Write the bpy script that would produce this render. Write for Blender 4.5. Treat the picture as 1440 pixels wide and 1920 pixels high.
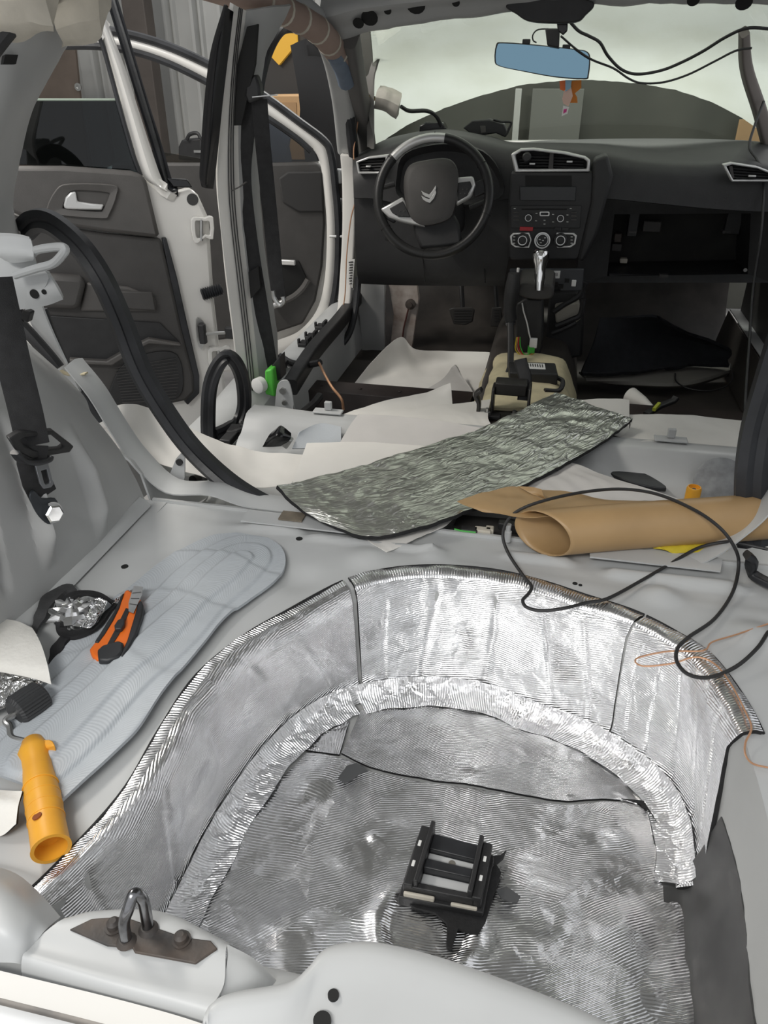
import bpy, bmesh, math, random
from mathutils import Vector, Matrix, noise
random.seed(7)
for o in list(bpy.data.objects): bpy.data.objects.remove(o)
scene = bpy.context.scene
COL = scene.collection
V = Vector
# ------------------------------------------------------------------ camera
# x = right across the car, y = forward from the tailgate, z = up from the boot floor (the ground is at GZ)
GZ = -0.53
FPX = 1442.0
PSI, PIT = math.radians(12), math.radians(30)
CAM = V((0.075, 0.0, 0.73))
_cy, _sy, _cp, _sp = math.cos(PSI), math.sin(PSI), math.cos(PIT), math.sin(PIT)
CF = V((-_sy*_cp, _cy*_cp, -_sp)); CR = V((_cy, _sy, 0)); CU = V((-_sy*_sp, _cy*_sp, _cp))
cam = bpy.data.cameras.new('camera'); camo = bpy.data.objects.new('camera', cam); COL.objects.link(camo)
cam.sensor_fit = 'VERTICAL'; cam.sensor_height = 36.0; cam.sensor_width = 27.0
cam.lens = FPX/1920*36.0; cam.clip_start = 0.02; cam.clip_end = 60
camo.location = CAM; camo.rotation_euler = (math.radians(60), 0, PSI)
scene.camera = camo
# ------------------------------------------------------------------ light
world = bpy.data.worlds.new('world'); scene.world = world; world.use_nodes = True
bg = world.node_tree.nodes['Background']; bg.inputs[0].default_value = (0.95, 0.97, 1.0, 1); bg.inputs[1].default_value = 0.62
def area(name, loc, target, size, power, col=(1, 1, 1)):
    l = bpy.data.lights.new(name, 'AREA'); l.shape = 'RECTANGLE'; l.size, l.size_y = size; l.energy = power; l.color = col
    o = bpy.data.objects.new(name, l); COL.objects.link(o); o.location = loc
    o.rotation_euler = (V(target)-V(loc)).to_track_quat('-Z', 'Y').to_euler(); return o
area('garage_lamp_behind', (-0.5, -1.1, 2.0), (0, 0.9, 0), (1.5, 0.35), 30, (1, 0.985, 0.95))
area('garage_lamp_left', (-2.1, 1.6, 2.1), (-0.8, 2.3, 0.1), (1.4, 0.3), 36, (1, 0.95, 0.87))
area('film_backlight', (0.2, 4.3, 2.1), (0.2, 3.0, 0.7), (1.6, 0.3), 44, (1, 0.98, 0.93))  # added lamp, backlights the milky film on the windscreen
vs = scene.view_settings
vs.view_transform = 'Standard'; vs.look = 'None'; vs.gamma = 1.0; vs.use_curve_mapping = False; vs.exposure = 0.35
# ------------------------------------------------------------------ photo rays
def ray(px, py): return CF + CR*((px-720)/FPX) + CU*((960-py)/FPX)
def pz(px, py, z): d = ray(px, py); return CAM + d*((z-CAM.z)/d.z)
def pY(px, py, y): d = ray(px, py); return CAM + d*((y-CAM.y)/d.y)
def pX(px, py, x): d = ray(px, py); return CAM + d*((x-CAM.x)/d.x)
def pP(px, py, plane): d = ray(px, py); p, n = plane; return CAM + d*((p-CAM).dot(n)/d.dot(n))
def Zs(pts): return [pz(*p) for p in pts]
def Ys(pts, y): return [pY(p[0], p[1], y) for p in pts]
# ------------------------------------------------------------------ curves
def cr(p0, p1, p2, p3, t):
    return 0.5*((2*p1)+(p2-p0)*t+(2*p0-5*p1+4*p2-p3)*t*t+(3*p1-p0-3*p2+p3)*t*t*t)
def samp(pts, u):
    n = len(pts)
    if n == 1: return pts[0].copy()
    x = min(max(u, 0), 1)*(n-1); i = min(int(x), n-2); t = x-i
    a = pts[i-1] if i > 0 else pts[i]*2-pts[i+1]
    d = pts[i+2] if i+2 < n else pts[i+1]*2-pts[i]
    if n == 2: return pts[0].lerp(pts[1], t)
    return cr(a, pts[i], pts[i+1], d, t)
def smooth(pts, k, closed=False):
    pts = [V(p) for p in pts]
    if closed:
        n = len(pts); out = []
        for i in range(n):
            for j in range(k): out.append(cr(pts[i-1], pts[i], pts[(i+1) % n], pts[(i+2) % n], j/k))
        return out
    n = (len(pts)-1)*k
    return [samp(pts, i/n) for i in range(n+1)]
def rrect(w, h, r, n=4):
    out = []
    for cx, cy, a in ((w/2-r, h/2-r, 0), (-w/2+r, h/2-r, 90), (-w/2+r, -h/2+r, 180), (w/2-r, -h/2+r, 270)):
        for i in range(n+1):
            t = math.radians(a+90*i/n); out.append((cx+r*math.cos(t), cy+r*math.sin(t)))
    return out
def circ(r, n=16, rz=None): return [(r*math.cos(2*math.pi*i/n), (rz or r)*math.sin(2*math.pi*i/n)) for i in range(n)]
# ------------------------------------------------------------------ mesh builder
ORG = {}
class MB:
    def __init__(s): s.v = []; s.f = []; s.m = []; s.uv = {}
    def add(s, vs, fs, m=0, uv=None):
        b = len(s.v); s.v += [V(p) for p in vs]
        for f in fs: s.f.append([i+b for i in f]); s.m.append(m)
        if uv:
            for i, c in enumerate(uv): s.uv[b+i] = c
        return s
    def box(s, c, size, rot=None, m=0):
        x, y, z = [a/2 for a in size]; R = rot or Matrix.Identity(3)
        vs = [V(c)+R@V((i*x, j*y, k*z)) for i in (-1, 1) for j in (-1, 1) for k in (-1, 1)]
        return s.add(vs, [(0, 1, 3, 2), (4, 6, 7, 5), (0, 4, 5, 1), (2, 3, 7, 6), (0, 2, 6, 4), (1, 5, 7, 3)], m)
    def sweep(s, pts, prof, up=V((0, 0, 1)), closed=False, m=0, cap=True, scale=None, twist=None):
        n = len(pts); k = len(prof); vs = []
        pu = None
        for i, p in enumerate(pts):
            a = pts[i-1] if (i > 0 or closed) else p
            b = pts[(i+1) % n] if (i < n-1 or closed) else p
            t = (b-a).normalized()
            if up is None:
                if pu is None:
                    u0 = V((0, 0, 1)) if abs(t.z) < .9 else V((0, 1, 0))
                else: u0 = pu
                w = (u0-t*u0.dot(t)).normalized(); pu = w; side = t.cross(w)
            else:
                side = t.cross(up); side = side.normalized() if side.length > 1e-6 else V((1, 0, 0)); w = side.cross(t)
            if twist:
                q = Matrix.Rotation(twist(i/(n-1)), 3, t); side = q@side; w = q@w
            sc = scale(i/max(n-1, 1)) if scale else 1
            for (x, y) in prof: vs.append(p+side*x*sc+w*y*sc)
        fs = []
        for i in range(n if closed else n-1):
            for j in range(k):
                a = i*k+j; b = i*k+(j+1) % k; c = ((i+1) % n)*k+(j+1) % k; d = ((i+1) % n)*k+j
                fs.append((a, b, c, d))
        if cap and not closed: fs += [tuple(range(k))[::-1], tuple((n-1)*k+j for j in range(k))]
        return s.add(vs, fs, m)
    def tube(s, pts, r, n=8, k=6, closed=False, m=0, scale=None):
        return s.sweep(smooth(pts, k, closed) if k > 1 else [V(p) for p in pts], circ(r, n), None, closed, m, True, scale)
    def lathe(s, prof, o, axis, n=24, m=0, hollow=False):
        a = V(axis).normalized(); u = a.orthogonal().normalized(); w = a.cross(u); vs = []; fs = []
        for r, h in prof:
            for i in range(n):
                t = 2*math.pi*i/n; vs.append(V(o)+a*h+(u*math.cos(t)+w*math.sin(t))*r)
        for q in range(len(prof)-1):
            for i in range(n): fs.append((q*n+i, q*n+(i+1) % n, (q+1)*n+(i+1) % n, (q+1)*n+i))
        if prof[0][0] > 1e-5 and not hollow: fs.append(tuple(range(n))[::-1])
        if prof[-1][0] > 1e-5 and not hollow: fs.append(tuple((len(prof)-1)*n+i for i in range(n)))
        return s.add(vs, fs, m)
    def prism(s, poly, vec, m=0, m2=None):
        n = len(poly); vec = V(vec); vs = [V(p) for p in poly]+[V(p)+vec for p in poly]
        s.add(vs, [tuple(range(n)), tuple(range(2*n-1, n-1, -1))], m)
        b = len(s.v)-2*n
        for i in range(n):
            j = (i+1) % n; s.f.append([b+j, b+i, b+n+i, b+n+j]); s.m.append(m if m2 is None else m2)
        return s
    def ring(s, outer, inner, vec, m=0):
        n = len(outer); vec = V(vec)
        vs = [V(p) for p in outer]+[V(p) for p in inner]+[V(p)+vec for p in outer]+[V(p)+vec for p in inner]
        fs = []
        for i in range(n):
            j = (i+1) % n
            fs += [(i, j, n+j, n+i), (2*n+j, 2*n+i, 3*n+i, 3*n+j), (j, i, 2*n+i, 2*n+j), (n+i, n+j, 3*n+j, 3*n+i)]
        return s.add(vs, fs, m)
    def patch(s, ctrl, nu, nv, thick=0.0, disp=None, m=0, m2=None, rim=None):
        """smooth surface through a grid of points; disp(u, v, p) lifts along the normal; thick > 0 closes it downwards"""
        rows = [[V(p) for p in r] for r in ctrl]
        cols = [[samp(r, j/nv) for j in range(nv+1)] for r in rows]
        P = [[samp([c[j] for c in cols], i/nu) for j in range(nv+1)] for i in range(nu+1)]
        def nrm(i, j):
            a = P[min(i+1, nu)][j]-P[max(i-1, 0)][j]; b = P[i][min(j+1, nv)]-P[i][max(j-1, 0)]
            q = b.cross(a); return q.normalized() if q.length > 1e-12 else V((0, 0, 1))
        N = [[nrm(i, j) for j in range(nv+1)] for i in range(nu+1)]
        Q = [[P[i][j]+N[i][j]*(disp(i/nu, j/nv, P[i][j]) if disp else 0) for j in range(nv+1)] for i in range(nu+1)]
        top = [q for r in Q for q in r]; w = nv+1
        # uv in metres along the two mid lines
        mu = [0]; mv = [0]
        for i in range(nu): mu.append(mu[-1]+(P[i+1][nv//2]-P[i][nv//2]).length)
        for j in range(nv): mv.append(mv[-1]+(P[nu//2][j+1]-P[nu//2][j]).length)
        uv = [(mv[j], mu[i]) for i in range(nu+1) for j in range(nv+1)]
        fs = [(i*w+j, i*w+j+1, (i+1)*w+j+1, (i+1)*w+j) for i in range(nu) for j in range(nv)]
        fs = [f[::-1] for f in fs]
        s.add(top, fs, m, uv)
        if rim:                                   # rim = (rows, material): the first rows of faces take another material
            for q in range(rim[0]*nv): s.m[len(s.m)-len(fs)+q] = rim[1]
        if thick:
            b0 = len(s.v)-len(top); m2 = m if m2 is None else m2
            bot = [Q[i][j]-N[i][j]*thick for i in range(nu+1) for j in range(nv+1)]
            s.add(bot, [f[::-1] for f in fs], m2, uv); b1 = b0+len(top)
            loop = [j for j in range(w)]+[i*w+nv for i in range(1, nu+1)]+[nu*w+j for j in range(nv-1, -1, -1)]+[i*w for i in range(nu-1, 0, -1)]
            for q in range(len(loop)):
                a, c = loop[q], loop[(q+1) % len(loop)]
                s.f.append([b0+a, b0+c, b1+c, b1+a]); s.m.append(m2)
        return s
    def build(s, name, mats, parent=None, bevel=0, seg=2, ang=35, smooth=True):
        if not isinstance(mats, (list, tuple)): mats = [mats]
        if parent is None:
            lo = V((min(p.x for p in s.v), min(p.y for p in s.v), min(p.z for p in s.v)))
            hi = V((max(p.x for p in s.v), max(p.y for p in s.v), max(p.z for p in s.v)))
            org = V(((lo.x+hi.x)/2, (lo.y+hi.y)/2, lo.z))
        else: org = ORG[parent.name]
        me = bpy.data.meshes.new(name); me.from_pydata([tuple(p-org) for p in s.v], [], s.f)
        for q in mats: me.materials.append(q)
        me.polygons.foreach_set('material_index', s.m)
        if s.uv:
            ul = me.uv_layers.new(name='uv')
            for l in me.loops: ul.data[l.index].uv = s.uv.get(l.vertex_index, (0, 0))
        bm = bmesh.new(); bm.from_mesh(me); bmesh.ops.recalc_face_normals(bm, faces=bm.faces); bm.to_mesh(me); bm.free()
        if smooth:
            me.polygons.foreach_set('use_smooth', [True]*len(me.polygons)); me.set_sharp_from_angle(angle=math.radians(ang))
        me.update()
        o = bpy.data.objects.new(name, me); COL.objects.link(o)
        if parent is None: o.location = org
        else: o.parent = parent
        ORG[o.name] = org
        if bevel:
            b = o.modifiers.new('bevel', 'BEVEL'); b.width = bevel; b.segments = seg; b.limit_method = 'ANGLE'; b.angle_limit = math.radians(40)
        return o
def tag(o, label, cat, group=None):
    o['label'] = label; o['category'] = cat
    if group: o['group'] = group
    return o
def thing(name, label, cat, loc, group=None):
    o = bpy.data.objects.new(name, None); COL.objects.link(o); o.location = loc; o.empty_display_size = .05
    ORG[o.name] = V(loc); return tag(o, label, cat, group)
def structure(o): o['kind'] = 'structure'; return o
# ------------------------------------------------------------------ materials
def mat(name, col, rough=0.5, metal=0.0, var=0.0, vscale=8.0, bump=0.0, bscale=60.0, spec=0.5, coat=0.0, col2=None, rvar=0.0, trans=0.0, detail=4):
    m = bpy.data.materials.new(name); m.use_nodes = True; nt = m.node_tree; L = nt.links
    b = nt.nodes['Principled BSDF']; c = (*col, 1)
    b.inputs['Base Color'].default_value = c; b.inputs['Roughness'].default_value = rough; b.inputs['Metallic'].default_value = metal
    b.inputs['Specular IOR Level'].default_value = spec; b.inputs['Coat Weight'].default_value = coat; b.inputs['Transmission Weight'].default_value = trans
    tc = nt.nodes.new('ShaderNodeTexCoord')
    if var or col2:
        n = nt.nodes.new('ShaderNodeTexNoise'); n.inputs['Scale'].default_value = vscale; n.inputs['Detail'].default_value = detail
        L.new(tc.outputs['Object'], n.inputs['Vector'])
        r = nt.nodes.new('ShaderNodeValToRGB'); r.color_ramp.elements[0].position = .35; r.color_ramp.elements[1].position = .68
        d = col2 if col2 else tuple(min(1, x*(1+var)) for x in col); a = col if col2 else tuple(x*(1-var) for x in col)
        r.color_ramp.elements[0].color = (*a, 1); r.color_ramp.elements[1].color = (*d, 1)
        L.new(n.outputs['Fac'], r.inputs['Fac']); L.new(r.outputs['Color'], b.inputs['Base Color'])
        if rvar:
            mr = nt.nodes.new('ShaderNodeMapRange'); mr.inputs['To Min'].default_value = max(.02, rough-rvar); mr.inputs['To Max'].default_value = min(1, rough+rvar)
            L.new(n.outputs['Fac'], mr.inputs['Value']); L.new(mr.outputs['Result'], b.inputs['Roughness'])
    if bump:
        n2 = nt.nodes.new('ShaderNodeTexNoise'); n2.inputs['Scale'].default_value = bscale; n2.inputs['Detail'].default_value = 5
        L.new(tc.outputs['Object'], n2.inputs['Vector'])
        bp = nt.nodes.new('ShaderNodeBump'); bp.inputs['Strength'].default_value = bump; bp.inputs['Distance'].default_value = .004
        L.new(n2.outputs['Fac'], bp.inputs['Height']); L.new(bp.outputs['Normal'], b.inputs['Normal'])
    return m
def foil(name, col, rough, angle, wl, strength, crinkle, cscale, distort=2.5, dist=.0012, turn=.35):
    """thin aluminium skin: fine pressed ripples in changing directions plus random creases"""
    m = bpy.data.materials.new(name); m.use_nodes = True; nt = m.node_tree; L = nt.links; N = nt.nodes.new
    b = nt.nodes['Principled BSDF']; b.inputs['Base Color'].default_value = (*col, 1); b.inputs['Metallic'].default_value = 1; b.inputs['Roughness'].default_value = rough
    tc = N('ShaderNodeTexCoord')
    mp = N('ShaderNodeMapping'); mp.inputs['Rotation'].default_value = (0, 0, math.radians(angle)); L.new(tc.outputs['UV'], mp.inputs['Vector'])
    big = N('ShaderNodeTexNoise'); big.inputs['Scale'].default_value = 7; big.inputs['Detail'].default_value = 3; L.new(tc.outputs['UV'], big.inputs['Vector'])
    sc = N('ShaderNodeVectorMath'); sc.operation = 'SCALE'; sc.inputs['Scale'].default_value = .022*distort; L.new(big.outputs['Color'], sc.inputs[0])
    ad = N('ShaderNodeVectorMath'); ad.operation = 'ADD'; L.new(mp.outputs['Vector'], ad.inputs[0]); L.new(sc.outputs['Vector'], ad.inputs[1])
    w = N('ShaderNodeTexWave'); w.inputs['Scale'].default_value = .314/wl; w.inputs['Distortion'].default_value = .7; w.inputs['Detail'].default_value = 2; w.inputs['Detail Scale'].default_value = 1.5
    # the pressing direction changes from patch to patch
    cell = N('ShaderNodeTexVoronoi'); cell.inputs['Scale'].default_value = 8.5; cell.inputs['Randomness'].default_value = 1
    cd = N('ShaderNodeVectorMath'); cd.operation = 'SCALE'; cd.inputs['Scale'].default_value = .09; L.new(big.outputs['Color'], cd.inputs[0])
    ca = N('ShaderNodeVectorMath'); ca.operation = 'ADD'; L.new(tc.outputs['UV'], ca.inputs[0]); L.new(cd.outputs['Vector'], ca.inputs[1]); L.new(ca.outputs['Vector'], cell.inputs['Vector'])
    sp = N('ShaderNodeSeparateColor'); L.new(cell.outputs['Color'], sp.inputs[0])
    an = N('ShaderNodeMapRange'); an.inputs['To Min'].default_value = -turn; an.inputs['To Max'].default_value = turn; L.new(sp.outputs[0], an.inputs['Value'])
    vr = N('ShaderNodeVectorRotate'); vr.rotation_type = 'Z_AXIS'; L.new(ad.outputs['Vector'], vr.inputs['Vector']); L.new(an.outputs['Result'], vr.inputs['Angle'])
    L.new(vr.outputs['Vector'], w.inputs['Vector'])
    msk = N('ShaderNodeTexNoise'); msk.inputs['Scale'].default_value = 11; msk.inputs['Detail'].default_value = 4; L.new(tc.outputs['UV'], msk.inputs['Vector'])
    mr = N('ShaderNodeMapRange'); mr.inputs['From Min'].default_value = .36; mr.inputs['From Max'].default_value = .6; mr.inputs['To Min'].default_value = .25; L.new(msk.outputs['Fac'], mr.inputs['Value'])
    mu = N('ShaderNodeMath'); mu.operation = 'MULTIPLY'; L.new(w.outputs['Fac'], mu.inputs[0]); L.new(mr.outputs['Result'], mu.inputs[1])
    vo = N('ShaderNodeTexVoronoi'); vo.feature = 'DISTANCE_TO_EDGE'; vo.inputs['Scale'].default_value = cscale
    wn = N('ShaderNodeTexNoise'); wn.inputs['Scale'].default_value = cscale*1.4; wn.inputs['Detail'].default_value = 3; L.new(tc.outputs['UV'], wn.inputs['Vector'])
    s2 = N('ShaderNodeVectorMath'); s2.operation = 'SCALE'; s2.inputs['Scale'].default_value = .9/cscale; L.new(wn.outputs['Color'], s2.inputs[0])
    a2 = N('ShaderNodeVectorMath'); a2.operation = 'ADD'; L.new(tc.outputs['UV'], a2.inputs[0]); L.new(s2.outputs['Vector'], a2.inputs[1]); L.new(a2.outputs['Vector'], vo.inputs['Vector'])
    m2 = N('ShaderNodeMapRange'); m2.inputs['From Max'].default_value = .25; m2.inputs['To Min'].default_value = 0; m2.inputs['To Max'].default_value = crinkle; L.new(vo.outputs['Distance'], m2.inputs['Value'])
    m3 = N('ShaderNodeMath'); m3.operation = 'MULTIPLY_ADD'; m3.inputs[1].default_value = crinkle*2; L.new(wn.outputs['Fac'], m3.inputs[0]); L.new(m2.outputs['Result'], m3.inputs[2])
    su = N('ShaderNodeMath'); su.operation = 'ADD'; L.new(mu.outputs[0], su.inputs[0]); L.new(m3.outputs[0], su.inputs[1])
    bp = N('ShaderNodeBump'); bp.inputs['Strength'].default_value = strength; bp.inputs['Distance'].default_value = dist
    L.new(su.outputs[0], bp.inputs['Height']); L.new(bp.outputs['Normal'], b.inputs['Normal'])
    return m
M = {}
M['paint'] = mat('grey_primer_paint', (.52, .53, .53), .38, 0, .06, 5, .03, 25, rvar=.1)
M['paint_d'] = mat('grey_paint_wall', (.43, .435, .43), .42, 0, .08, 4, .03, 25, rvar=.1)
M['white'] = mat('white_car_paint', (.76, .745, .71), .25, 0, .02, 3, coat=.4)
M['white_b'] = mat('white_bumper', (.82, .83, .84), .18, 0, coat=.5)
M['black'] = mat('black_plastic', (.022, .022, .023), .5, 0, .15, 30, .12, 400)
M['dash'] = mat('dash_plastic', (.028, .028, .029), .55, 0, .1, 20, .2, 700)
M['trim'] = mat('door_trim_plastic', (.055, .052, .05), .6, 0, .08, 20, .2, 700)
M['trim2'] = mat('door_trim_light', (.085, .08, .076), .55, 0, .06, 20, .2, 700)
M['gloss'] = mat('gloss_black', (.008, .008, .009), .12)
M['rubber'] = mat('rubber', (.022, .023, .026), .42, 0, .4, 14, .1, 90, rvar=.15)
M['web'] = mat('belt_webbing', (.02, .02, .021), .8, 0, .2, 60, .3, 900)
M['satin'] = mat('satin_chrome', (.72, .72, .72), .28, 1)
M['chrome'] = mat('chrome', (.85, .85, .84), .08, 1)
M['silver'] = mat('silver_plastic', (.66, .66, .65), .32, .45)
M['zinc'] = mat('zinc_steel', (.55, .55, .54), .35, 1, .1, 30)
M['rusty'] = mat('worn_steel_plate', (.035, .034, .034), .55, 0, 0, 22, .2, 80, col2=(.105, .08, .064))
M['foil_wall'] = foil('foil_wall', (.95, .95, .96), .27, 84, .0036, .75, .8, 26, .6, .0012, .25)
M['foil_rim'] = foil('foil_rim', (.92, .92, .93), .26, 0, .004, .8, .4, 20, .4, .0012, .1)
M['foil_floor'] = foil('foil_floor', (.94, .94, .95), .23, 82, .0036, .6, 1.2, 18, .7, .0011, .45)
M['foil_floor2'] = foil('foil_floor_front', (.92, .92, .93), .25, 52, .0034, .5, .9, 18, .8, .0011, .45)
M['foil_strip'] = foil('foil_strip', (.94, .94, .95), .3, 4, .004, .8, 2.0, 30, .6, .0014, .3)
M['foil_scrap'] = foil('foil_scrap', (.95, .95, .95), .15, 30, .01, .8, 4, 60)
M['foil_sheet'] = foil('foil_sheet', (.66, .68, .63), .3, 25, .012, .75, 1.5, 60, 9, .0014)
M['foam'] = mat('black_foam', (.012, .012, .013), .75, 0, .2, 80, .3, 200)
M['paper'] = mat('white_release_paper', (.78, .76, .72), .55, 0, .03, 10, .15, 22)
M['paper2'] = mat('grey_white_paper', (.62, .6, .58), .6, 0, .03, 10, .2, 30)
M['tissue'] = mat('white_tissue', (.86, .84, .79), .8, 0, .02, 10, .3, 120)
M['kraft'] = mat('kraft_paper', (.43, .28, .135), .42, 0, .08, 9, .1, 14)
M['damp'] = mat('damping_mat', (.46, .49, .52), .5, 0, .05, 12, .05, 60)
M['orange'] = mat('orange_plastic', (.85, .17, .015), .4)
M['yellow'] = mat('yellow_plastic', (.86, .42, .035), .42, 0, .1, 25, .05, 60, col2=(.78, .36, .04))
M['yfoam'] = mat('yellow_foam', (.6, .47, .03), .8, 0, .1, 40, .4, 100)
M['cream'] = mat('cream_foam', (.58, .54, .46), .85, 0, .1, 20, .3, 60)
M['gfoam'] = mat('yellowed_foam', (.62, .55, .36), .85, 0, .15, 15, .3, 60)
M['carpet'] = mat('brown_floor_mat', (.05, .043, .038), .55, 0, .35, 9, .15, 40, rvar=.15)
M['mat_b'] = mat('black_carpet', (.012, .013, .016), .9, 0, .2, 40, .5, 300)
M['void'] = mat('black_void', (.01, .01, .01), .8)
M['green'] = mat('green_plastic', (.06, .45, .06), .45)
M['red'] = mat('red_button', (.5, .02, .03), .4)
M['label'] = mat('printed_label', (.8, .8, .78), .5)
M['ink'] = mat('ink', (.05, .05, .05), .6)
M['copper'] = mat('copper_wire', (.75, .42, .25), .35, .6)
M['brown_roll'] = mat('airbag_roll', (.34, .25, .21), .8, 0, .08, 12, .3, 60)
M['blue_roll'] = mat('airbag_blue', (.16, .2, .26), .7, 0, .1, 20, .2, 60)
M['corr'] = mat('corrugated_metal', (.5, .5, .48), .5, .2, .06, 3)
M['post'] = mat('brown_steel_post', (.09, .075, .065), .6, 0, .15, 6)
M['ply'] = mat('dark_plywood', (.11, .085, .068), .65, 0, .15, 6)
M['card'] = mat('cardboard', (.45, .28, .14), .8, 0, .05, 10)
M['oboard'] = mat('yellow_board', (.75, .42, .04), .6)
M['blue'] = mat('blue_fabric', (.06, .08, .13), .85)
M['concrete'] = mat('concrete', (.32, .31, .3), .8, 0, .15, 3, .2, 30)
M['frost'] = mat('frost_film', (.86, .9, .88), .8, 0, .05, 4, .1, 10)
def glassmat(name, col, rough=.0):
    m = bpy.data.materials.new(name); m.use_nodes = True; nt = m.node_tree; L = nt.links
    nt.nodes.remove(nt.nodes['Principled BSDF']); out = nt.nodes['Material Output']
    t = nt.nodes.new('ShaderNodeBsdfTransparent'); t.inputs[0].default_value = (*col, 1)
    g = nt.nodes.new('ShaderNodeBsdfGlossy'); g.inputs['Roughness'].default_value = .02
    lw = nt.nodes.new('ShaderNodeLayerWeight'); lw.inputs[0].default_value = .5
    pw = nt.nodes.new('ShaderNodeMath'); pw.operation = 'POWER'; pw.inputs[1].default_value = 4; L.new(lw.outputs['Facing'], pw.inputs[0])
    fr = nt.nodes.new('ShaderNodeMath'); fr.operation = 'MULTIPLY_ADD'; fr.inputs[1].default_value = .9; fr.inputs[2].default_value = .04; L.new(pw.outputs[0], fr.inputs[0])
    mx = nt.nodes.new('ShaderNodeMixShader'); L.new(fr.outputs[0], mx.inputs[0]); L.new(t.outputs[0], mx.inputs[1]); L.new(g.outputs[0], mx.inputs[2]); L.new(mx.outputs[0], out.inputs[0])
    return m
M['glass'] = glassmat('clear_glass', (.8, .83, .8))
M['tint'] = glassmat('dark_tinted_glass', (.16, .19, .2))
# translucent white film on the windscreen
def filmmat():
    m = bpy.data.materials.new('milky_film'); m.use_nodes = True; nt = m.node_tree; L = nt.links
    nt.nodes.remove(nt.nodes['Principled BSDF']); out = nt.nodes['Material Output']
    tc = nt.nodes.new('ShaderNodeTexCoord'); n = nt.nodes.new('ShaderNodeTexNoise'); n.inputs['Scale'].default_value = 4.5; n.inputs['Detail'].default_value = 5; L.new(tc.outputs['Object'], n.inputs['Vector'])
    r = nt.nodes.new('ShaderNodeValToRGB'); r.color_ramp.elements[0].position = .3; r.color_ramp.elements[1].position = .7
    r.color_ramp.elements[0].color = (.76, .765, .71, 1); r.color_ramp.elements[1].color = (.91, .92, .9, 1); L.new(n.outputs['Fac'], r.inputs['Fac'])
    d = nt.nodes.new('ShaderNodeBsdfDiffuse'); t = nt.nodes.new('ShaderNodeBsdfTranslucent'); L.new(r.outputs[0], d.inputs[0]); L.new(r.outputs[0], t.inputs[0])
    mx = nt.nodes.new('ShaderNodeMixShader'); mx.inputs[0].default_value = .75; L.new(d.outputs[0], mx.inputs[1]); L.new(t.outputs[0], mx.inputs[2]); L.new(mx.outputs[0], out.inputs[0])
    return m
M['film'] = filmmat()
# damping mat with combed arcs
def dampmat():
    m = mat('combed_damping_mat', (.47, .5, .53), .5); nt = m.node_tree; L = nt.links; b = nt.nodes['Principled BSDF']
    tc = nt.nodes.new('ShaderNodeTexCoord')
    mp = nt.nodes.new('ShaderNodeMapping'); L.new(tc.outputs['UV'], mp.inputs['Vector'])
    # repeat of arcs along v: fract of v
    sx = nt.nodes.new('ShaderNodeSeparateXYZ'); L.new(mp.outputs['Vector'], sx.inputs[0])
    nz = nt.nodes.new('ShaderNodeTexNoise'); nz.inputs['Scale'].default_value = 8; L.new(tc.outputs['UV'], nz.inputs['Vector'])
    w = nt.nodes.new('ShaderNodeTexWave'); w.inputs['Scale'].default_value = .314/.0048; w.inputs['Distortion'].default_value = 2.0; w.inputs['Detail'].default_value = 1; w.inputs['Detail Scale'].default_value = .4
    # bend the bands: v + curvature * frac(u)^2
    fr = nt.nodes.new('ShaderNodeMath'); fr.operation = 'PINGPONG'; fr.inputs[1].default_value = .034; L.new(sx.outputs['X'], fr.inputs[0])
    sq = nt.nodes.new('ShaderNodeMath'); sq.operation = 'POWER'; sq.inputs[1].default_value = 2; L.new(fr.outputs[0], sq.inputs[0])
    ml = nt.nodes.new('ShaderNodeMath'); ml.operation = 'MULTIPLY_ADD'; ml.inputs[1].default_value = 22; L.new(sq.outputs[0], ml.inputs[0]); L.new(sx.outputs['Y'], ml.inputs[2])
    m2 = nt.nodes.new('ShaderNodeMath'); m2.operation = 'MULTIPLY_ADD'; m2.inputs[1].default_value = .05; L.new(nz.outputs['Fac'], m2.inputs[0]); L.new(ml.outputs[0], m2.inputs[2])
    cb = nt.nodes.new('ShaderNodeCombineXYZ'); L.new(m2.outputs[0], cb.inputs['X']); L.new(cb.outputs[0], w.inputs['Vector'])
    bp = nt.nodes.new('ShaderNodeBump'); bp.inputs['Strength'].default_value = .2; bp.inputs['Distance'].default_value = .001
    L.new(w.outputs['Fac'], bp.inputs['Height']); L.new(bp.outputs['Normal'], b.inputs['Normal'])
    return m
M['damp2'] = dampmat()
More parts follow.
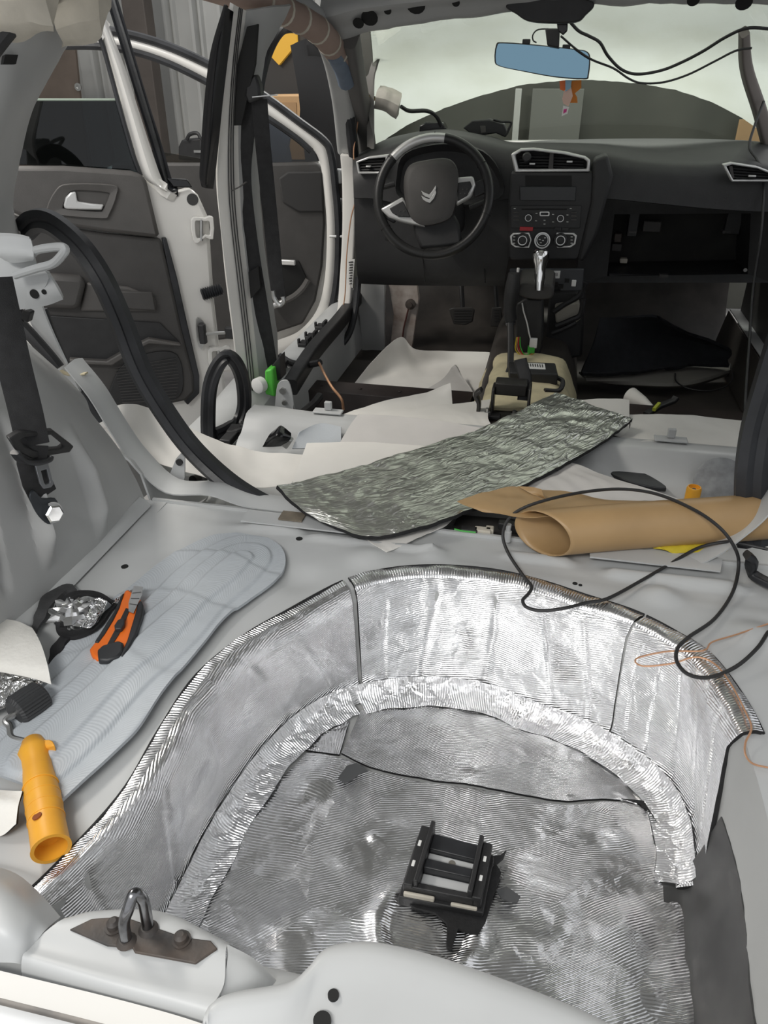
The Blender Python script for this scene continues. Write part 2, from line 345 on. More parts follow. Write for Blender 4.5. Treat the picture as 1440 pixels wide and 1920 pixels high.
# loose sheet: flat shiny areas crossed by long sharp wrinkles
def creased():
    m = bpy.data.materials.new('creased_foil_sheet'); m.use_nodes = True; nt = m.node_tree; L = nt.links; N = nt.nodes.new
    b = nt.nodes['Principled BSDF']; b.inputs['Base Color'].default_value = (.84, .845, .79, 1); b.inputs['Metallic'].default_value = 1; b.inputs['Roughness'].default_value = .29
    tc = N('ShaderNodeTexCoord'); tot = None
    for ang, sx, sy, wgt in ((20, 4, 15, 1.0), (-38, 5, 19, .9), (70, 5, 16, .8), (10, 14, 46, .5), (-60, 16, 50, .4)):
        mp = N('ShaderNodeMapping'); mp.inputs['Rotation'].default_value = (0, 0, math.radians(ang)); mp.inputs['Scale'].default_value = (sx, sy, 1); L.new(tc.outputs['UV'], mp.inputs['Vector'])
        n = N('ShaderNodeTexNoise'); n.inputs['Scale'].default_value = 1; n.inputs['Detail'].default_value = 2.5; n.inputs['Distortion'].default_value = .6; L.new(mp.outputs['Vector'], n.inputs['Vector'])
        s1 = N('ShaderNodeMath'); s1.operation = 'SUBTRACT'; s1.inputs[1].default_value = .5; L.new(n.outputs['Fac'], s1.inputs[0])
        s2 = N('ShaderNodeMath'); s2.operation = 'ABSOLUTE'; L.new(s1.outputs[0], s2.inputs[0])
        s3 = N('ShaderNodeMapRange'); s3.inputs['From Max'].default_value = .04; s3.inputs['To Min'].default_value = wgt; s3.inputs['To Max'].default_value = 0; L.new(s2.outputs[0], s3.inputs['Value'])
        if tot is None: tot = s3.outputs['Result']
        else:
            a = N('ShaderNodeMath'); a.operation = 'ADD'; L.new(tot, a.inputs[0]); L.new(s3.outputs['Result'], a.inputs[1]); tot = a.outputs[0]
    k = N('ShaderNodeTexNoise'); k.inputs['Scale'].default_value = 9; L.new(tc.outputs['UV'], k.inputs['Vector'])
    kr = N('ShaderNodeMapRange'); kr.inputs['From Min'].default_value = .4; kr.inputs['From Max'].default_value = .62; kr.inputs['To Min'].default_value = .3; L.new(k.outputs['Fac'], kr.inputs['Value'])
    mm = N('ShaderNodeMath'); mm.operation = 'MULTIPLY'; L.new(tot, mm.inputs[0]); L.new(kr.outputs['Result'], mm.inputs[1])
    bp = N('ShaderNodeBump'); bp.inputs['Strength'].default_value = .72; bp.inputs['Distance'].default_value = .002; L.new(mm.outputs[0], bp.inputs['Height']); L.new(bp.outputs['Normal'], b.inputs['Normal'])
    return m
M['creased'] = creased()
def fbm(p, s, seed=0.0): return noise.fractal(V((p[0]*s+seed, p[1]*s-seed, p[2]*s+2*seed)), 1.0, 2.0, 3)
# ================================================================== the garage (setting)
structure(MB().box((-0.5, 2.0, GZ-.05), (9, 9.4, .1)).build('floor', M['concrete']))
def corrugated(name, x0, x1, y, z0, z1, pitch=.19, depth=.05):
    mb = MB(); xs = []; x = x0
    while x < x1:
        for dx, dy in ((0, 0), (.10, 0), (.115, -depth), (.135, -depth), (.15, 0), (.155, 0), (.165, -depth*.5), (.178, -depth*.5)): xs.append((x+dx, y+dy))
        x += pitch
    vs = [V((a, b, z0)) for a, b in xs]+[V((a, b, z1)) for a, b in xs]; n = len(xs)
    mb.add(vs, [(i, i+1, n+i+1, n+i) for i in range(n-1)])
    vb = [V((a, b+.004, z0)) for a, b in xs]+[V((a, b+.004, z1)) for a, b in xs]
    mb.add(vb, [(i+1, i, n+i, n+i+1) for i in range(n-1)])
    return mb
structure(corrugated('wall_front', -4.6, 3.4, 5.6, GZ, 2.6).build('wall_front', M['corr'], ang=20))
mb = corrugated('wall_left', -3.0, 5.8, 0, GZ, 2.6)
for p in mb.v: p.x, p.y = -4.4+p.y*-1, p.x
structure(mb.build('wall_left', M['corr'], ang=20))

# ================================================================== the stripped car body
body = thing('stripped_car', 'stripped grey and white car body shell with bare boot floor and spare wheel well', 'car', (0.04, 2.0, GZ))
CX, CY = 0.02, 0.70
RIM = [(-.395, .36), (-.37, .43), (-.348, .532), (-.35, .631), (-.346, .735), (-.313, .828), (-.27, .899), (-.205, .995), (-.14, 1.045), (-.061, 1.072), (.031, 1.079),
       (.11, 1.064), (.182, 1.038), (.256, 1.011), (.313, .971), (.358, .923), (.391, .819), (.40, .72), (.40, .62), (.40, .52), (.40, .42), (.40, .36)]
BOT = [(-.31, .40), (-.312, .47), (-.310, .55), (-.308, .646), (-.293, .755), (-.262, .85), (-.225, .908), (-.185, .945), (-.125, .975), (-.061, .995), (.031, 1.001),
       (.131, .971), (.19, .955), (.24, .93), (.28, .90), (.323, .855), (.345, .785), (.343, .709), (.338, .62), (.33, .536), (.325, .44), (.32, .38)]
WZ = -0.205
RV = [V((x, y, 0)) for x, y in RIM]; BV = [V((x, y, WZ)) for x, y in BOT]
def rimp(t, inset=0.0, z=0.0):
    p = samp(RV, t/(len(RV)-1)); d = V((CX-p.x, CY-p.y, 0)).normalized(); q = p+d*inset; q.z = z; return q
def botp(t, inset=0.0, z=WZ):
    p = samp(BV, t/(len(BV)-1)); d = V((CX-p.x, CY-p.y, 0)).normalized(); q = p+d*inset; q.z = z; return q
# ---- boot floor with the hole of the well, pressed ribs and bosses
def floor_h(x, y):
    h = 0.0
    def rib(x0, x1, yc, w, a):
        dx = max(x0-x, 0, x-x1); d = math.hypot(dx, y-yc)/w; return 1.5*a*max(0, 1-d*d)**1.5 if d < 1 else 0
    for r in ((-.42, -.33, 1.135, .016, .006), (-.29, -.08, 1.125, .016, .006), (.06, .15, 1.14, .018, .006), (.23, .42, 1.12, .02, .007)): h += rib(*r)
    for bx, by, br, a in ((-.075, 1.115, .035, .007), (-.18, 1.08, .05, .006), (.3, 1.07, .045, .009), (.43, .99, .05, .009), (.5, .86, .05, .008), (-.28, .99, .05, -.005)):
        d = math.hypot(x-bx, y-by)/br; h += 1.5*a*(1-d*d)**2 if d < 1 else 0
    h += .004/(1+math.exp((y-1.1+.08*x)*160)) - .004          # shallow step parallel to the front edge
    h += .0012*fbm((x, y, 0), 7)
    return h
NT, NR = 220, 34
hole = []
def hole_pt(k):
    a = k/NT
    if a < .8: return rimp(a/.8*21, .024)
    f = (a-.8)/.2; p = rimp(21, .024).lerp(rimp(0, .024), f); return p
x0, x1, y0, y1 = -.64, .74, .30, 1.19
vs = []; fs = []
for k in range(NT):
    p = hole_pt(k); d = V((p.x-CX, p.y-CY, 0)).normalized()
    ts = []
    if d.x > 1e-6: ts.append((x1-p.x)/d.x)
    if d.x < -1e-6: ts.append((x0-p.x)/d.x)
    if d.y > 1e-6: ts.append((y1-p.y)/d.y)
    if d.y < -1e-6: ts.append((y0-p.y)/d.y)
    q = p+d*max(.001, min(ts))
    for r in range(NR+1):
        w = p.lerp(q, r/NR); w.z = floor_h(w.x, w.y); vs.append(w)
for k in range(NT):
    for r in range(NR):
        a = k*(NR+1)+r; b = ((k+1) % NT)*(NR+1)+r; fs.append((a, a+1, b+1, b))
mb = MB(); mb.add(vs, fs)
# corner pieces and the turned down front edge
mb.box((.05, 1.192, -.04), (1.38, .006, .085))
for cx_, cy_ in ((x0, y1), (x1, y1)): mb.box((cx_, cy_-.15, -.006), (.06, .3, .008))
bf = mb.build('boot_floor', M['paint'], body)
for a, b, r in ((234, 1063, .006), (1078, 1095, .004), (1088, 1098, .003), (561, 1010, .006), (700, 1003, .004)): q = pz(a, b, 0); MB().lathe([(r, -.001), (r, .0012)], V((q.x, q.y, floor_h(q.x, q.y))), (0, 0, 1), 14).build('drain_hole', M['void'], bf)
# ---- wall and bottom of the well
mb = MB(); rows = [[], [], [], [], []]
for k in range(81):
    a = k/80; t = a/.8*21 if a < .8 else None
    for i, (ins, z) in enumerate(((.024, 0), (.034, -.015))):
        p = rimp(t, ins, z) if t is not None else rimp(21, ins, z).lerp(rimp(0, ins, z), (a-.8)/.2)
        rows[i].append(p)
    for i, (ins, z) in enumerate(((-.006, WZ+.03), (.012, WZ+.004), (.06, WZ))):
        p = botp(t, ins, z) if t is not None else botp(21, ins, z).lerp(botp(0, ins, z), (a-.8)/.2)
        rows[i+2].append(p)
flat = [p for r in rows for p in r]; w = 81
mb.add(flat, [(i*w+j, i*w+j+1, (i+1)*w+j+1, (i+1)*w+j) for i in range(4) for j in range(80)])
mb.add(rows[4][:-1], [tuple(range(80))])
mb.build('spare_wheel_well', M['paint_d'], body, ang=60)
# ---- left wheel arch
def archdisp(u, v, p):
    h = 0
    for yc, w, a, z0, z1 in ((.79, .014, -.012, .06, .34), (.885, .02, .014, .05, .3), (.70, .02, .012, .02, .28), (1.03, .025, .012, .02, .22), (.62, .02, -.012, .02, .3)):
        if z0-.05 < p.z < z1+.05:
            d = (p.y-yc-(p.z-.15)*.12)/w; f = min(1, max(0, (p.z-z0)/.05), max(0, (z1-p.z)/.08))
            if abs(d) < 1: h -= 1.7*a*f*(1-d*d)**2
    return h+.003*fbm(p, 6)
def ag(y, pts): return [V((x, y, z)) for x, z in pts]
front = [pz(272, 955, 0)]+[pY(a, b, 1.19) for a, b in ((250, 890), (222, 838), (174, 778), (140, 722), (-40, 560))]
front[0] = V((-.638, 1.165, 0))
grid = [ag(.25, ((-.645, 0), (-.66, .12), (-.67, .24), (-.69, .36), (-.74, .44), (-.85, .48))),
        ag(.65, ((-.645, 0), (-.655, .12), (-.662, .24), (-.685, .35), (-.74, .43), (-.85, .47))),
        ag(.85, ((-.642, 0), (-.652, .11), (-.662, .22), (-.69, .33), (-.75, .41), (-.86, .45))),
        ag(1.03, ((-.638, 0), (-.652, .1), (-.675, .2), (-.71, .3), (-.77, .37), (-.87, .42))), front]
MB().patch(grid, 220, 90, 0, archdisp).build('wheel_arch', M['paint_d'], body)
# joint strip along the foot of the arch
mb = MB()
mb.patch([[V((-.648, y, .020)) for y in (.3, .6, .9, 1.16)], [V((-.637, y, .015)) for y in (.3, .6, .9, 1.16)], [V((-.630, y, .003)) for y in (.3, .6, .9, 1.16)]], 6, 60, .002,
         lambda u, v, p: .003*max(0, math.sin(v*34))*math.sin(u*3.1))
mb.build('seam_flange', M['paint'], body)
# seat back flange: plate on the boot edge that sweeps up beside the arch, one on each side
for side in (0, 1):
    pts = [V((-.215, 1.185, .006)), V((-.30, 1.185, .006)), V((-.44, 1.187, .006)), V((-.52, 1.19, .022)), pY(310, 925, 1.2), pY(248, 870, 1.21), pY(205, 810, 1.22), pY(165, 745, 1.23), pY(120, 690, 1.24)]
    if side: pts = [V((.12, 1.185, .006)), V((.25, 1.185, .006)), pz(1290, 1056, .008), pz(1340, 1044, .02), pY(1395, 1005, 1.2), pY(1440, 965, 1.21), pY(1490, 900, 1.22)]
    mb = MB()
    mb.patch([smooth(pts, 4), [p+V((0, .035, .004)) for p in smooth(pts, 4)], [p+V((0, .06, -.002)) for p in smooth(pts, 4)]], 4, 40, .003)
    pl = V((-.325, 1.145, .008)) if not side else V((.30, 1.155, .008))
    mb.patch([[pl+V((-.11, .03, 0)), pl+V((.11, .03, 0))], [pl+V((-.11, -.012, 0)), pl+V((.10, -.012, 0))]], 2, 6, .003)
    f = mb.build('seat_back_flange', M['paint'], body)
    if not side: MB().box((-.345, 1.163, .0135), (.045, .03, .003)).build('adhesive_pad', mat('brown_pad', (.2, .17, .13), .8, 0, .15, 60), f)
# lug with hole behind the flange
lug = MB()
o_ = [pY(a, b, 1.27) for a, b in ((300, 905), (318, 890), (330, 860), (338, 851), (346, 858), (346, 895), (338, 925))]
lug.prism(o_, V((0, .004, 0))); lo = lug.build('seat_lug', M['paint'], body)
MB().lathe([(.007, 0), (.007, .004), (.003, .004)], pY(337, 866, 1.268), (0, -1, 0), 16).build('lug_bushing', M['black'], lo)
# ---- rear seat pan
def pan_h(x, y):
    prof = ((1.19, -.085), (1.28, -.115), (1.42, -.15), (1.55, -.14), (1.64, -.075), (1.70, -.028), (1.75, -.03), (1.80, -.06), (1.86, -.18), (1.95, -.25))
    for (a, za), (b, zb) in zip(prof, prof[1:]):
        if a <= y <= b:
            t = (y-a)/(b-a); t = t*t*(3-2*t); z = za+(zb-za)*t; break
    s = min(1, max(0, (abs(x-.04)-.16)/.08)); s = s*s*(3-2*s)
    if y < 1.8: z = z*s+(-.05+.0*y)*(1-s) if z < -.05 else z
    e = min(1, max(0, (abs(x-.04)-.50)/.12)); z = z+e*e*(.0-z)*.2 if y < 1.8 else z
    return z
nx, ny = 80, 50
vs = []; fs = []
for i in range(ny+1):
    for j in range(nx+1):
        x = -.64+j/nx*1.38; y = 1.19+i/ny*.76; vs.append(V((x, y, pan_h(x, y))))
fs = [(i*(nx+1)+j, i*(nx+1)+j+1, (i+1)*(nx+1)+j+1, (i+1)*(nx+1)+j) for i in range(ny) for j in range(nx)]
MB().add(vs, fs).build('seat_pan', M['paint'], body)
for px, py in ((615, 770), (1258, 822)):
    p = pz(px, py, -.022); mb = MB(); mb.box(p+V((0, 0, -.002)), (.075, .03, .005)); mb.box(p+V((0, .004, .012)), (.018, .012, .022)); mb.build('seat_clip', M['paint'], body, .002)
# rear door sill beside the pan, B pillar foot
mb = MB(); mb.patch([[V((-.66, 1.2, .05)), V((-.68, 1.5, -.10)), V((-.70, 1.8, -.13)), V((-.71, 2.1, -.12))], [V((-.70, 1.2, .09)), V((-.73, 1.5, -.06)), V((-.75, 1.8, -.09)), V((-.76, 2.1, -.08))],
          [V((-.80, 1.2, .09)), V((-.82, 1.5, -.07)), V((-.83, 1.8, -.10)), V((-.84, 2.1, -.09))], [V((-.85, 1.2, -.1)), V((-.87, 1.5, -.2)), V((-.88, 1.8, -.2)), V((-.89, 2.1, -.2))]], 10, 20, .004)
mb.patch([[V((-.64, 1.2, -.06)), V((-.64, 1.5, -.14)), V((-.66, 1.8, -.22)), V((-.66, 2.1, -.25))], [V((-.66, 1.2, .05)), V((-.68, 1.5, -.10)), V((-.70, 1.8, -.13)), V((-.71, 2.1, -.12))]], 4, 20, .004)
mb.build('rear_sill_step', M['paint'], body)
# ---- front floor, tunnel, cross members, firewall
mb = MB(); mb.patch([[V((-.70, 1.9, -.25)), V((.78, 1.9, -.25))], [V((-.70, 2.6, -.255)), V((.78, 2.6, -.255))], [V((-.70, 3.05, -.25)), V((.78, 3.05, -.25))],
                     [V((-.70, 3.3, -.12)), V((.78, 3.3, -.12))], [V((-.70, 3.38, .1)), V((.78, 3.38, .1))], [V((-.70, 3.4, .46)), V((.78, 3.4, .46))]], 30, 30, .004, lambda u, v, p: .01*fbm(p, 5))
mb.build('front_floor', M['carpet'], body)
mb = MB(); mb.patch([[V((x, y, z)) for x, z in ((-.13, -.26), (-.10, -.13), (-.05, -.085), (.12, -.085), (.17, -.13), (.21, -.26))] for y in (1.82, 2.3, 2.8, 3.3)], 12, 24, .004)
mb.build('tunnel', M['carpet'], body)
mb = MB(); mb.patch([[V((x, y, z)) for x, z in ((-.118, -.17), (-.09, -.115), (-.045, -.074), (.115, -.074), (.165, -.115), (.198, -.2))] for y in (1.98, 2.15, 2.3, 2.46)], 14, 24, .008, lambda u, v, p: .004*fbm(p, 14))
mb.build('tunnel_foam', M['gfoam'], body)
for xa, xb in ((-.70, -.13), (.21, .78)):
    mb = MB(); mb.prism([V((xa, 2.22, -.25)), V((xa, 2.24, -.17)), V((xa, 2.34, -.17)), V((xa, 2.36, -.25))], V((xb-xa, 0, 0)))
    for q in range(4): mb.lathe([(.006, 0), (.006, .003)], V((xa+.08+q*.13, 2.29, -.17)), (0, 0, 1), 10, 0)
    mb.build('cross_member', mat('dark_primer', (.035, .026, .024), .45, 0, .2, 12), body, .006)
# ---- left front sill with clips and black trim rail
mb = MB(); mb.patch([[V((-.64, y, -.25)) for y in (2.1, 2.6, 3.05)], [V((-.66, y, -.12)) for y in (2.1, 2.6, 3.05)], [V((-.69, y, -.085)) for y in (2.1, 2.6, 3.05)], [V((-.76, y, -.085)) for y in (2.1, 2.6, 3.05)],
          [V((-.80, y, -.12)) for y in (2.1, 2.6, 3.05)], [V((-.86, y, -.2)) for y in (2.1, 2.6, 3.05)]], 20, 12, .004)
sill = mb.build('front_sill', M['paint'], body)
for y in (2.17, 2.42, 2.50, 2.62):
    mb = MB(); mb.box((-.715, y, -.075), (.03, .05, .012)); mb.box((-.70, y+.005, -.062), (.01, .04, .016)); mb.box((-.73, y-.01, -.066), (.008, .012, .02)); mb.build('trim_clip', M['black'], sill, .002)
MB().sweep(smooth([(-.655, 2.08, -.10), (-.66, 2.35, -.075), (-.662, 2.7, -.07), (-.665, 3.02, -.05)], 6), rrect(.045, .05, .01)).build('trim_rail', M['black'], sill)
# kick panel and rusty brace in the driver's footwell
mb = MB(); mb.prism([pY(a, b, 2.95) for a, b in ((668, 530), (722, 530), (722, 660), (700, 700), (680, 690))], V((0, .03, 0))); mb.build('kick_panel', M['paint_d'], body, .006)
mb = MB(); mb.prism([pY(a, b, 2.98) for a, b in ((728, 531), (782, 532), (786, 560), (778, 620), (772, 660), (730, 660), (738, 590))], V((0, .02, 0)))
br = mb.build('footwell_brace', mat('rust_stained_paint', (.26, .2, .17), .55, 0, 0, 14, .1, 40, col2=(.55, .5, .46)), body, .004)
MB().lathe([(.02, 0), (.02, .01), (.009, .012), (.009, .02), (0, .02)], pY(770, 570, 2.97), (0, -1, 0), 20).build('brace_nut', M['rusty'], br)
MB().sweep([pY(a, b, 2.972) for a, b in ((766, 578), (757, 615), (752, 655))], rrect(.006, .008, .002), V((0, 1, 0))).build('brace_slot', mat('rust', (.09, .03, .025), .7), br)
# ---- B pillar (left)
BX = -.745
bp_in = [(462, 20), (452, 120), (447, 250), (452, 400), (470, 560), (485, 700), (492, 800)]
bp_out = [(438, 8), (424, 120), (412, 250), (408, 350), (420, 480), (440, 640), (455, 790)]
def bpd(y): return 1.98 if y > 500 else 1.98-(500-y)/480*.12
B1 = [pY(a, b, bpd(b)) for a, b in bp_out]; B2 = [pY(a, b, bpd(b)+.05) for a, b in bp_in]
mb = MB(); mb.patch([B1, [p.lerp(q, .5)+V((0, -.004, 0)) for p, q in zip(B1, B2)], B2], 6, 40, .01)
bpil = mb.build('b_pillar', M['white'], body)
# grey inner face of the pillar, towards the cabin
bi = [(545, 10), (520, 60), (492, 130), (486, 250), (492, 420), (515, 590), (525, 700), (535, 800)]
B3 = [pY(a, b, bpd(b)+.16) for a, b in bi]; B2b = smooth(B2, 2); B3b = [samp(B3, i/(len(B2b)-1)) for i in range(len(B2b))]
mb = MB(); mb.patch([B2b, [p.lerp(q, .5)+V((.012, -.01, 0)) for p, q in zip(B2b, B3b)], B3b], 8, 40, .006, lambda u, v, p: .004*fbm(p, 10))
mb.build('b_pillar_inner', M['paint_d'], body)
for k in range(3):
    MB().sweep([p.lerp(q, .55+.12*k)+V((0, -.008, 0)) for p, q in zip(smooth(B1, 3), smooth(B2, 3))], circ(.0016, 6), None).build('pillar_seam', M['ink'], bpil)
# dark openings in the inner pillar
for pts in (((463, 50), (483, 45), (478, 120), (452, 235), (431, 236), (440, 140)), ((466, 510), (484, 500), (488, 540), (470, 560))):
    MB().prism([pY(a, b, bpd(b)+.035) for a, b in pts], V((0, .01, 0))).build('pillar_opening', M['void'], bpil)
# gloss black strip on the outer edge of the pillar
G1 = [pY(a, b, bpd(b)-.02) for a, b in ((420, 8), (394, 100), (382, 200), (376, 290), (374, 330), (378, 350))]; G2 = [pY(a, b, bpd(b)-.01) for a, b in ((438, 22), (430, 90), (418, 190), (408, 290), (402, 340), (400, 354))]
MB().patch([G1, [p.lerp(q, .5)+V((0, -.01, 0)) for p, q in zip(G1, G2)], G2], 6, 30, .008).build('pillar_cover', M['gloss'], body)
# ---- roof: rail, header, roof skin
rl = [(300, -60), (470, -5), (540, 25), (600, 60), (640, 110), (660, 200), (668, 300)]
rp = [pY(a, b, y) for (a, b), y in zip(rl, (1.75, 2.0, 2.15, 2.3, 2.5, 2.7, 2.9))]
mb = MB(); mb.sweep([p+V((-.03, 0, .035)) for p in smooth(rp, 6)], rrect(.07, .06, .02), None); mb.build('roof_rail', M['paint_d'], body)
mb = MB(); mb.tube(rp[:5], .033, 14, 8); roll = mb.build('curtain_airbag', M['brown_roll'], body)
for t in (.3, .45, .58, .72, .84, .93):
    p = samp(rp[:5], t); q = samp(rp[:5], t+.008); MB().lathe([(.0345, 0), (.0345, .008)], p, q-p, 16).build('airbag_band', M['cream'], roll)
MB().tube([samp(rp, .6)+V((0, -.01, -.012)), samp(rp, .68)+V((0, -.01, -.012)), samp(rp, .74)+V((0, -.01, -.01))], .026, 12, 6).build('airbag_end', M['blue_roll'], roll)
hy = 2.42
hb = [pY(a, b, hy) for a, b in ((630, 82), (700, 58), (800, 44), (900, 30), (1040, 14), (1200, 8), (1330, 6), (1440, 12), (1560, 30))]
ht = [pY(a, b, hy-.09) for a, b in ((600, 30), (690, 12), (800, -2), (900, -12), (1040, -22), (1200, -28), (1330, -30), (1440, -24), (1560, -5))]
hu = [p+V((0, .02, .05)) for p in ht]
mb = MB(); mb.patch([[p+V((0, .03, .015)) for p in hb], hb, [p.lerp(q, .5)+V((0, 0, .006)) for p, q in zip(hb, ht)], ht, hu], 14, 50, .006, lambda u, v, p: .006*fbm(p, 12))
hd = mb.build('roof_header', M['paint_d'], body)
for a, b, w, h in ((693, 33, .045, .012), (780, 9, .05, .02), (855, 5, .02, .01), (727, 20, .02, .006), (672, 43, .03, .012), (1300, 0, .03, .01), (1395, 4, .04, .012)):
    q = pY(a, b, hy-.06); MB().lathe([(w/2, 0), (w/2, .002)], q, V((0, -.75, -.65)), 14).build('header_hole', M['void'], hd)
mb = MB(); mb.patch([[V((x, y, .9+.03*math.sin(math.pi*(x+.68)/1.44)+.012*math.sin((y-.3)*1.4))) for x in (-.66, -.4, .04, .48, .74)] for y in (.28, .8, 1.4, 2.0, 2.38)], 16, 16, .005)
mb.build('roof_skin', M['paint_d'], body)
# ---- C pillar, left
c1 = [pY(a, b, y) for a, b, y in ((205, -40, 1.36), (132, 57, 1.32), (85, 145, 1.30), (52, 210, 1.29), (28, 290, 1.28), (13, 370, 1.27), (18, 420, 1.26), (30, 470, 1.25))]
c2 = [pY(a, b, y) for a, b, y in ((110, -40, 1.20), (40, 20, 1.17), (8, 110, 1.15), (-20, 210, 1.13), (-45, 290, 1.12), (-60, 370, 1.11), (-60, 420, 1.10), (-50, 470, 1.10))]
c0 = [p+V((-.05, .08, 0)) for p in c1]; c3 = [p+V((-.06, -.1, 0)) for p in c2]
mb = MB(); mb.patch([c0, c1, [p.lerp(q, .5)+V((.015, -.02, 0)) for p, q in zip(c1, c2)], c2, c3], 20, 40, .006, lambda u, v, p: .004*fbm(p, 8))
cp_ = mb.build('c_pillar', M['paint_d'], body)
MB().prism([pY(a, b, 1.13) for a, b in ((4, 105), (10, 102), (6, 120), (1, 121))], V((0, .03, 0))).build('pillar_slot', M['void'], cp_)
MB().sweep([pY(a, b, 1.08) for a, b in ((26, 44), (8, 66), (-14, 95))], circ(.011, 10), None).build('damper_end', M['black'], cp_)
MB().lathe([(.005, -.012), (.009, -.008), (.009, .006), (.004, .01)], pY(30, 30, 1.08), (1, .1, -.3), 12).build('green_plug', mat('dark_green_plastic', (.02, .09, .08), .5), cp_)
# cream foam lumps where the lining was
mb = MB(); mb.patch([[pY(a, b, 1.27) for a, b in ((120, 5), (160, 0), (213, -6))], [pY(a, b, 1.235) for a, b in ((118, 35), (160, 25), (206, 18))], [pY(a, b, 1.25) for a, b in ((122, 56), (150, 57), (186, 52))]], 10, 12, .03, lambda u, v, p: .004*fbm(p, 30))
mb.build('lining_foam', M['cream'], body)
mb = MB(); mb.patch([[pY(a, b, 1.1) for a, b in ((-30, -30), (40, -30), (110, -30))], [pY(a, b, 1.08) for a, b in ((-30, 8), (40, 4), (110, 2))], [pY(a, b, 1.1) for a, b in ((-30, 32), (10, 30), (48, 15))]], 10, 12, .03, lambda u, v, p: .004*fbm(p, 30))
mb.build('lining_foam', M['cream'], body)
MB().patch([[pY(a, b, 1.27) for a, b in ((38, 560), (55, 600), (80, 650), (130, 725))], [pY(a, b, 1.26) for a, b in ((75, 565), (90, 605), (112, 655), (150, 735))]], 3, 12, .004).build('pillar_foot', M['paint'], body)
# ---- bracket with wire loop on the C pillar foot (seat back catch)
mb = MB(); cy0 = 1.10
mb.patch([[pY(a, b, 1.13) for a, b in ((-30, 440), (30, 442), (58, 448))], [pY(a, b, 1.10) for a, b in ((-30, 490), (20, 490), (72, 500))], [pY(a, b, 1.09) for a, b in ((-30, 535), (30, 530), (95, 520))],
          [pY(a, b, 1.10) for a, b in ((-30, 580), (20, 579), (60, 574))]], 12, 12, .006)
mb.patch([[pY(a, b, 1.098) for a, b in ((60, 505), (85, 507), (92, 508))], [pY(a, b, 1.092) for a, b in ((55, 545), (88, 545), (112, 540))], [pY(a, b, 1.10) for a, b in ((50, 577), (90, 568), (119, 556))]], 8, 8, .006)
mb.patch([[pY(a, b, 1.085) for a, b in ((-20, 446), (30, 446), (60, 452))], [pY(a, b, 1.07) for a, b in ((-10, 470), (25, 472), (66, 476))], [pY(a, b, 1.075) for a, b in ((12, 485), (30, 490), (62, 484))]], 8, 8, .004)
cb = mb.build('catch_bracket', M['paint'], body)
MB().tube([pY(a, b, y) for a, b, y in ((28, 516, 1.065), (70, 503, 1.06), (100, 494, 1.055), (118, 476, 1.05), (122, 466, 1.05), (108, 463, 1.055), (72, 468, 1.07), (60, 476, 1.09))], .0065, 10, 6).build('catch_loop', M['paint'], cb)
for a, b, r in ((65, 551, .0075), (83, 547, .004)): MB().lathe([(r, 0), (r, .0015)], pY(a, b, 1.086), (.1, -1, -.1), 16).build('bracket_hole', M['void'], cb)
# ---- rear sill panel under the tailgate
rs = MB()
rs.patch([[V((x, .385, -.03)) for x in (-.75, -.4, 0, .4, .8)], [V((x, .365, .018)) for x in (-.75, -.4, 0, .4, .8)], [V((x, .335, .035)) for x in (-.75, -.4, 0, .4, .8)], [V((x, .27, .03)) for x in (-.75, -.4, 0, .4, .8)], [V((x, .24, -.1)) for x in (-.75, -.4, 0, .4, .8)]], 16, 20, .004)
rear = rs.build('rear_panel', M['paint'], body)
# platform for the striker
top = Zs([(120, 1722, .062), (180, 1712, .062), (300, 1716, .062), (425, 1775, .062)]); mid = Zs([(60, 1770, .062), (190, 1800, .062), (320, 1825, .062), (420, 1845, .062)]); low = Zs([(40, 1805, .06), (190, 1850, .06), (310, 1882, .06), (392, 1905, .06)])
up0 = [p+V((0, .02, -.035)) for p in top]; lw0 = [p+V((0, -.012, -.05)) for p in low]
MB().patch([lw0, low, mid, top, up0], 20, 24, .003).build('striker_platform', M['paint'], body, ang=50)
# slope beside the platform and the rounded corner on the left
MB().patch([Zs([(425, 1775, .06), (470, 1800, .05), (520, 1845, .03)]), Zs([(424, 1810, .06), (470, 1835, .05), (510, 1860, .03)]), Zs([(400, 1905, .055), (410, 1910, .04), (440, 1920, .03)])], 10, 12, .003).build('platform_slope', M['paint'], body)
MB().patch([Zs([(-60, 1620, .02), (20, 1640, .02), (70, 1680, .02), (110, 1725, .03)]), Zs([(-60, 1650, .07), (0, 1665, .075), (50, 1705, .07), (85, 1745, .06)]), Zs([(-60, 1720, .08), (0, 1735, .085), (40, 1755, .075), (60, 1770, .06)]), Zs([(-60, 1800, .06), (-10, 1800, .06), (25, 1802, .06), (40, 1808, .055)])], 14, 16, .003).build('corner_gusset', M['paint'], body)
# lobe on the right of the platform with two holes
lob = [(384, 1935), (398, 1890), (440, 1870), (540, 1852), (580, 1822), (606, 1792), (640, 1780), (700, 1778), (800, 1800), (920, 1840), (1060, 1893), (1150, 1935)]
l1 = [pz(a, b, .085) for a, b in lob]; l0 = [p+V((0, .018, -.04)) for p in l1]
l2 = [V((p.x, .325-.012*i/11, .085)) if i > 5 else pz(a, b+40, .085) for i, (p, (a, b)) in enumerate(zip(l1, lob))]; l2[-1] = l1[-1]+V((.01, -.03, 0))
lo2 = [V((p.x, .22, .07)) for p in l1]
mb = MB(); mb.patch([l0, l1, [p.lerp(q, .3) for p, q in zip(l1, lo2)], lo2], 14, 44, .003); lobe = mb.build('rear_reinforcement', M['paint'], body, ang=50)
for a, b, r in ((625, 1866, .0045), (604, 1914, .007)): MB().lathe([(r, -.002), (r, .0015)], pz(a, b, .0855), (0, 0, 1), 20).build('drain_hole', M['void'], lobe)
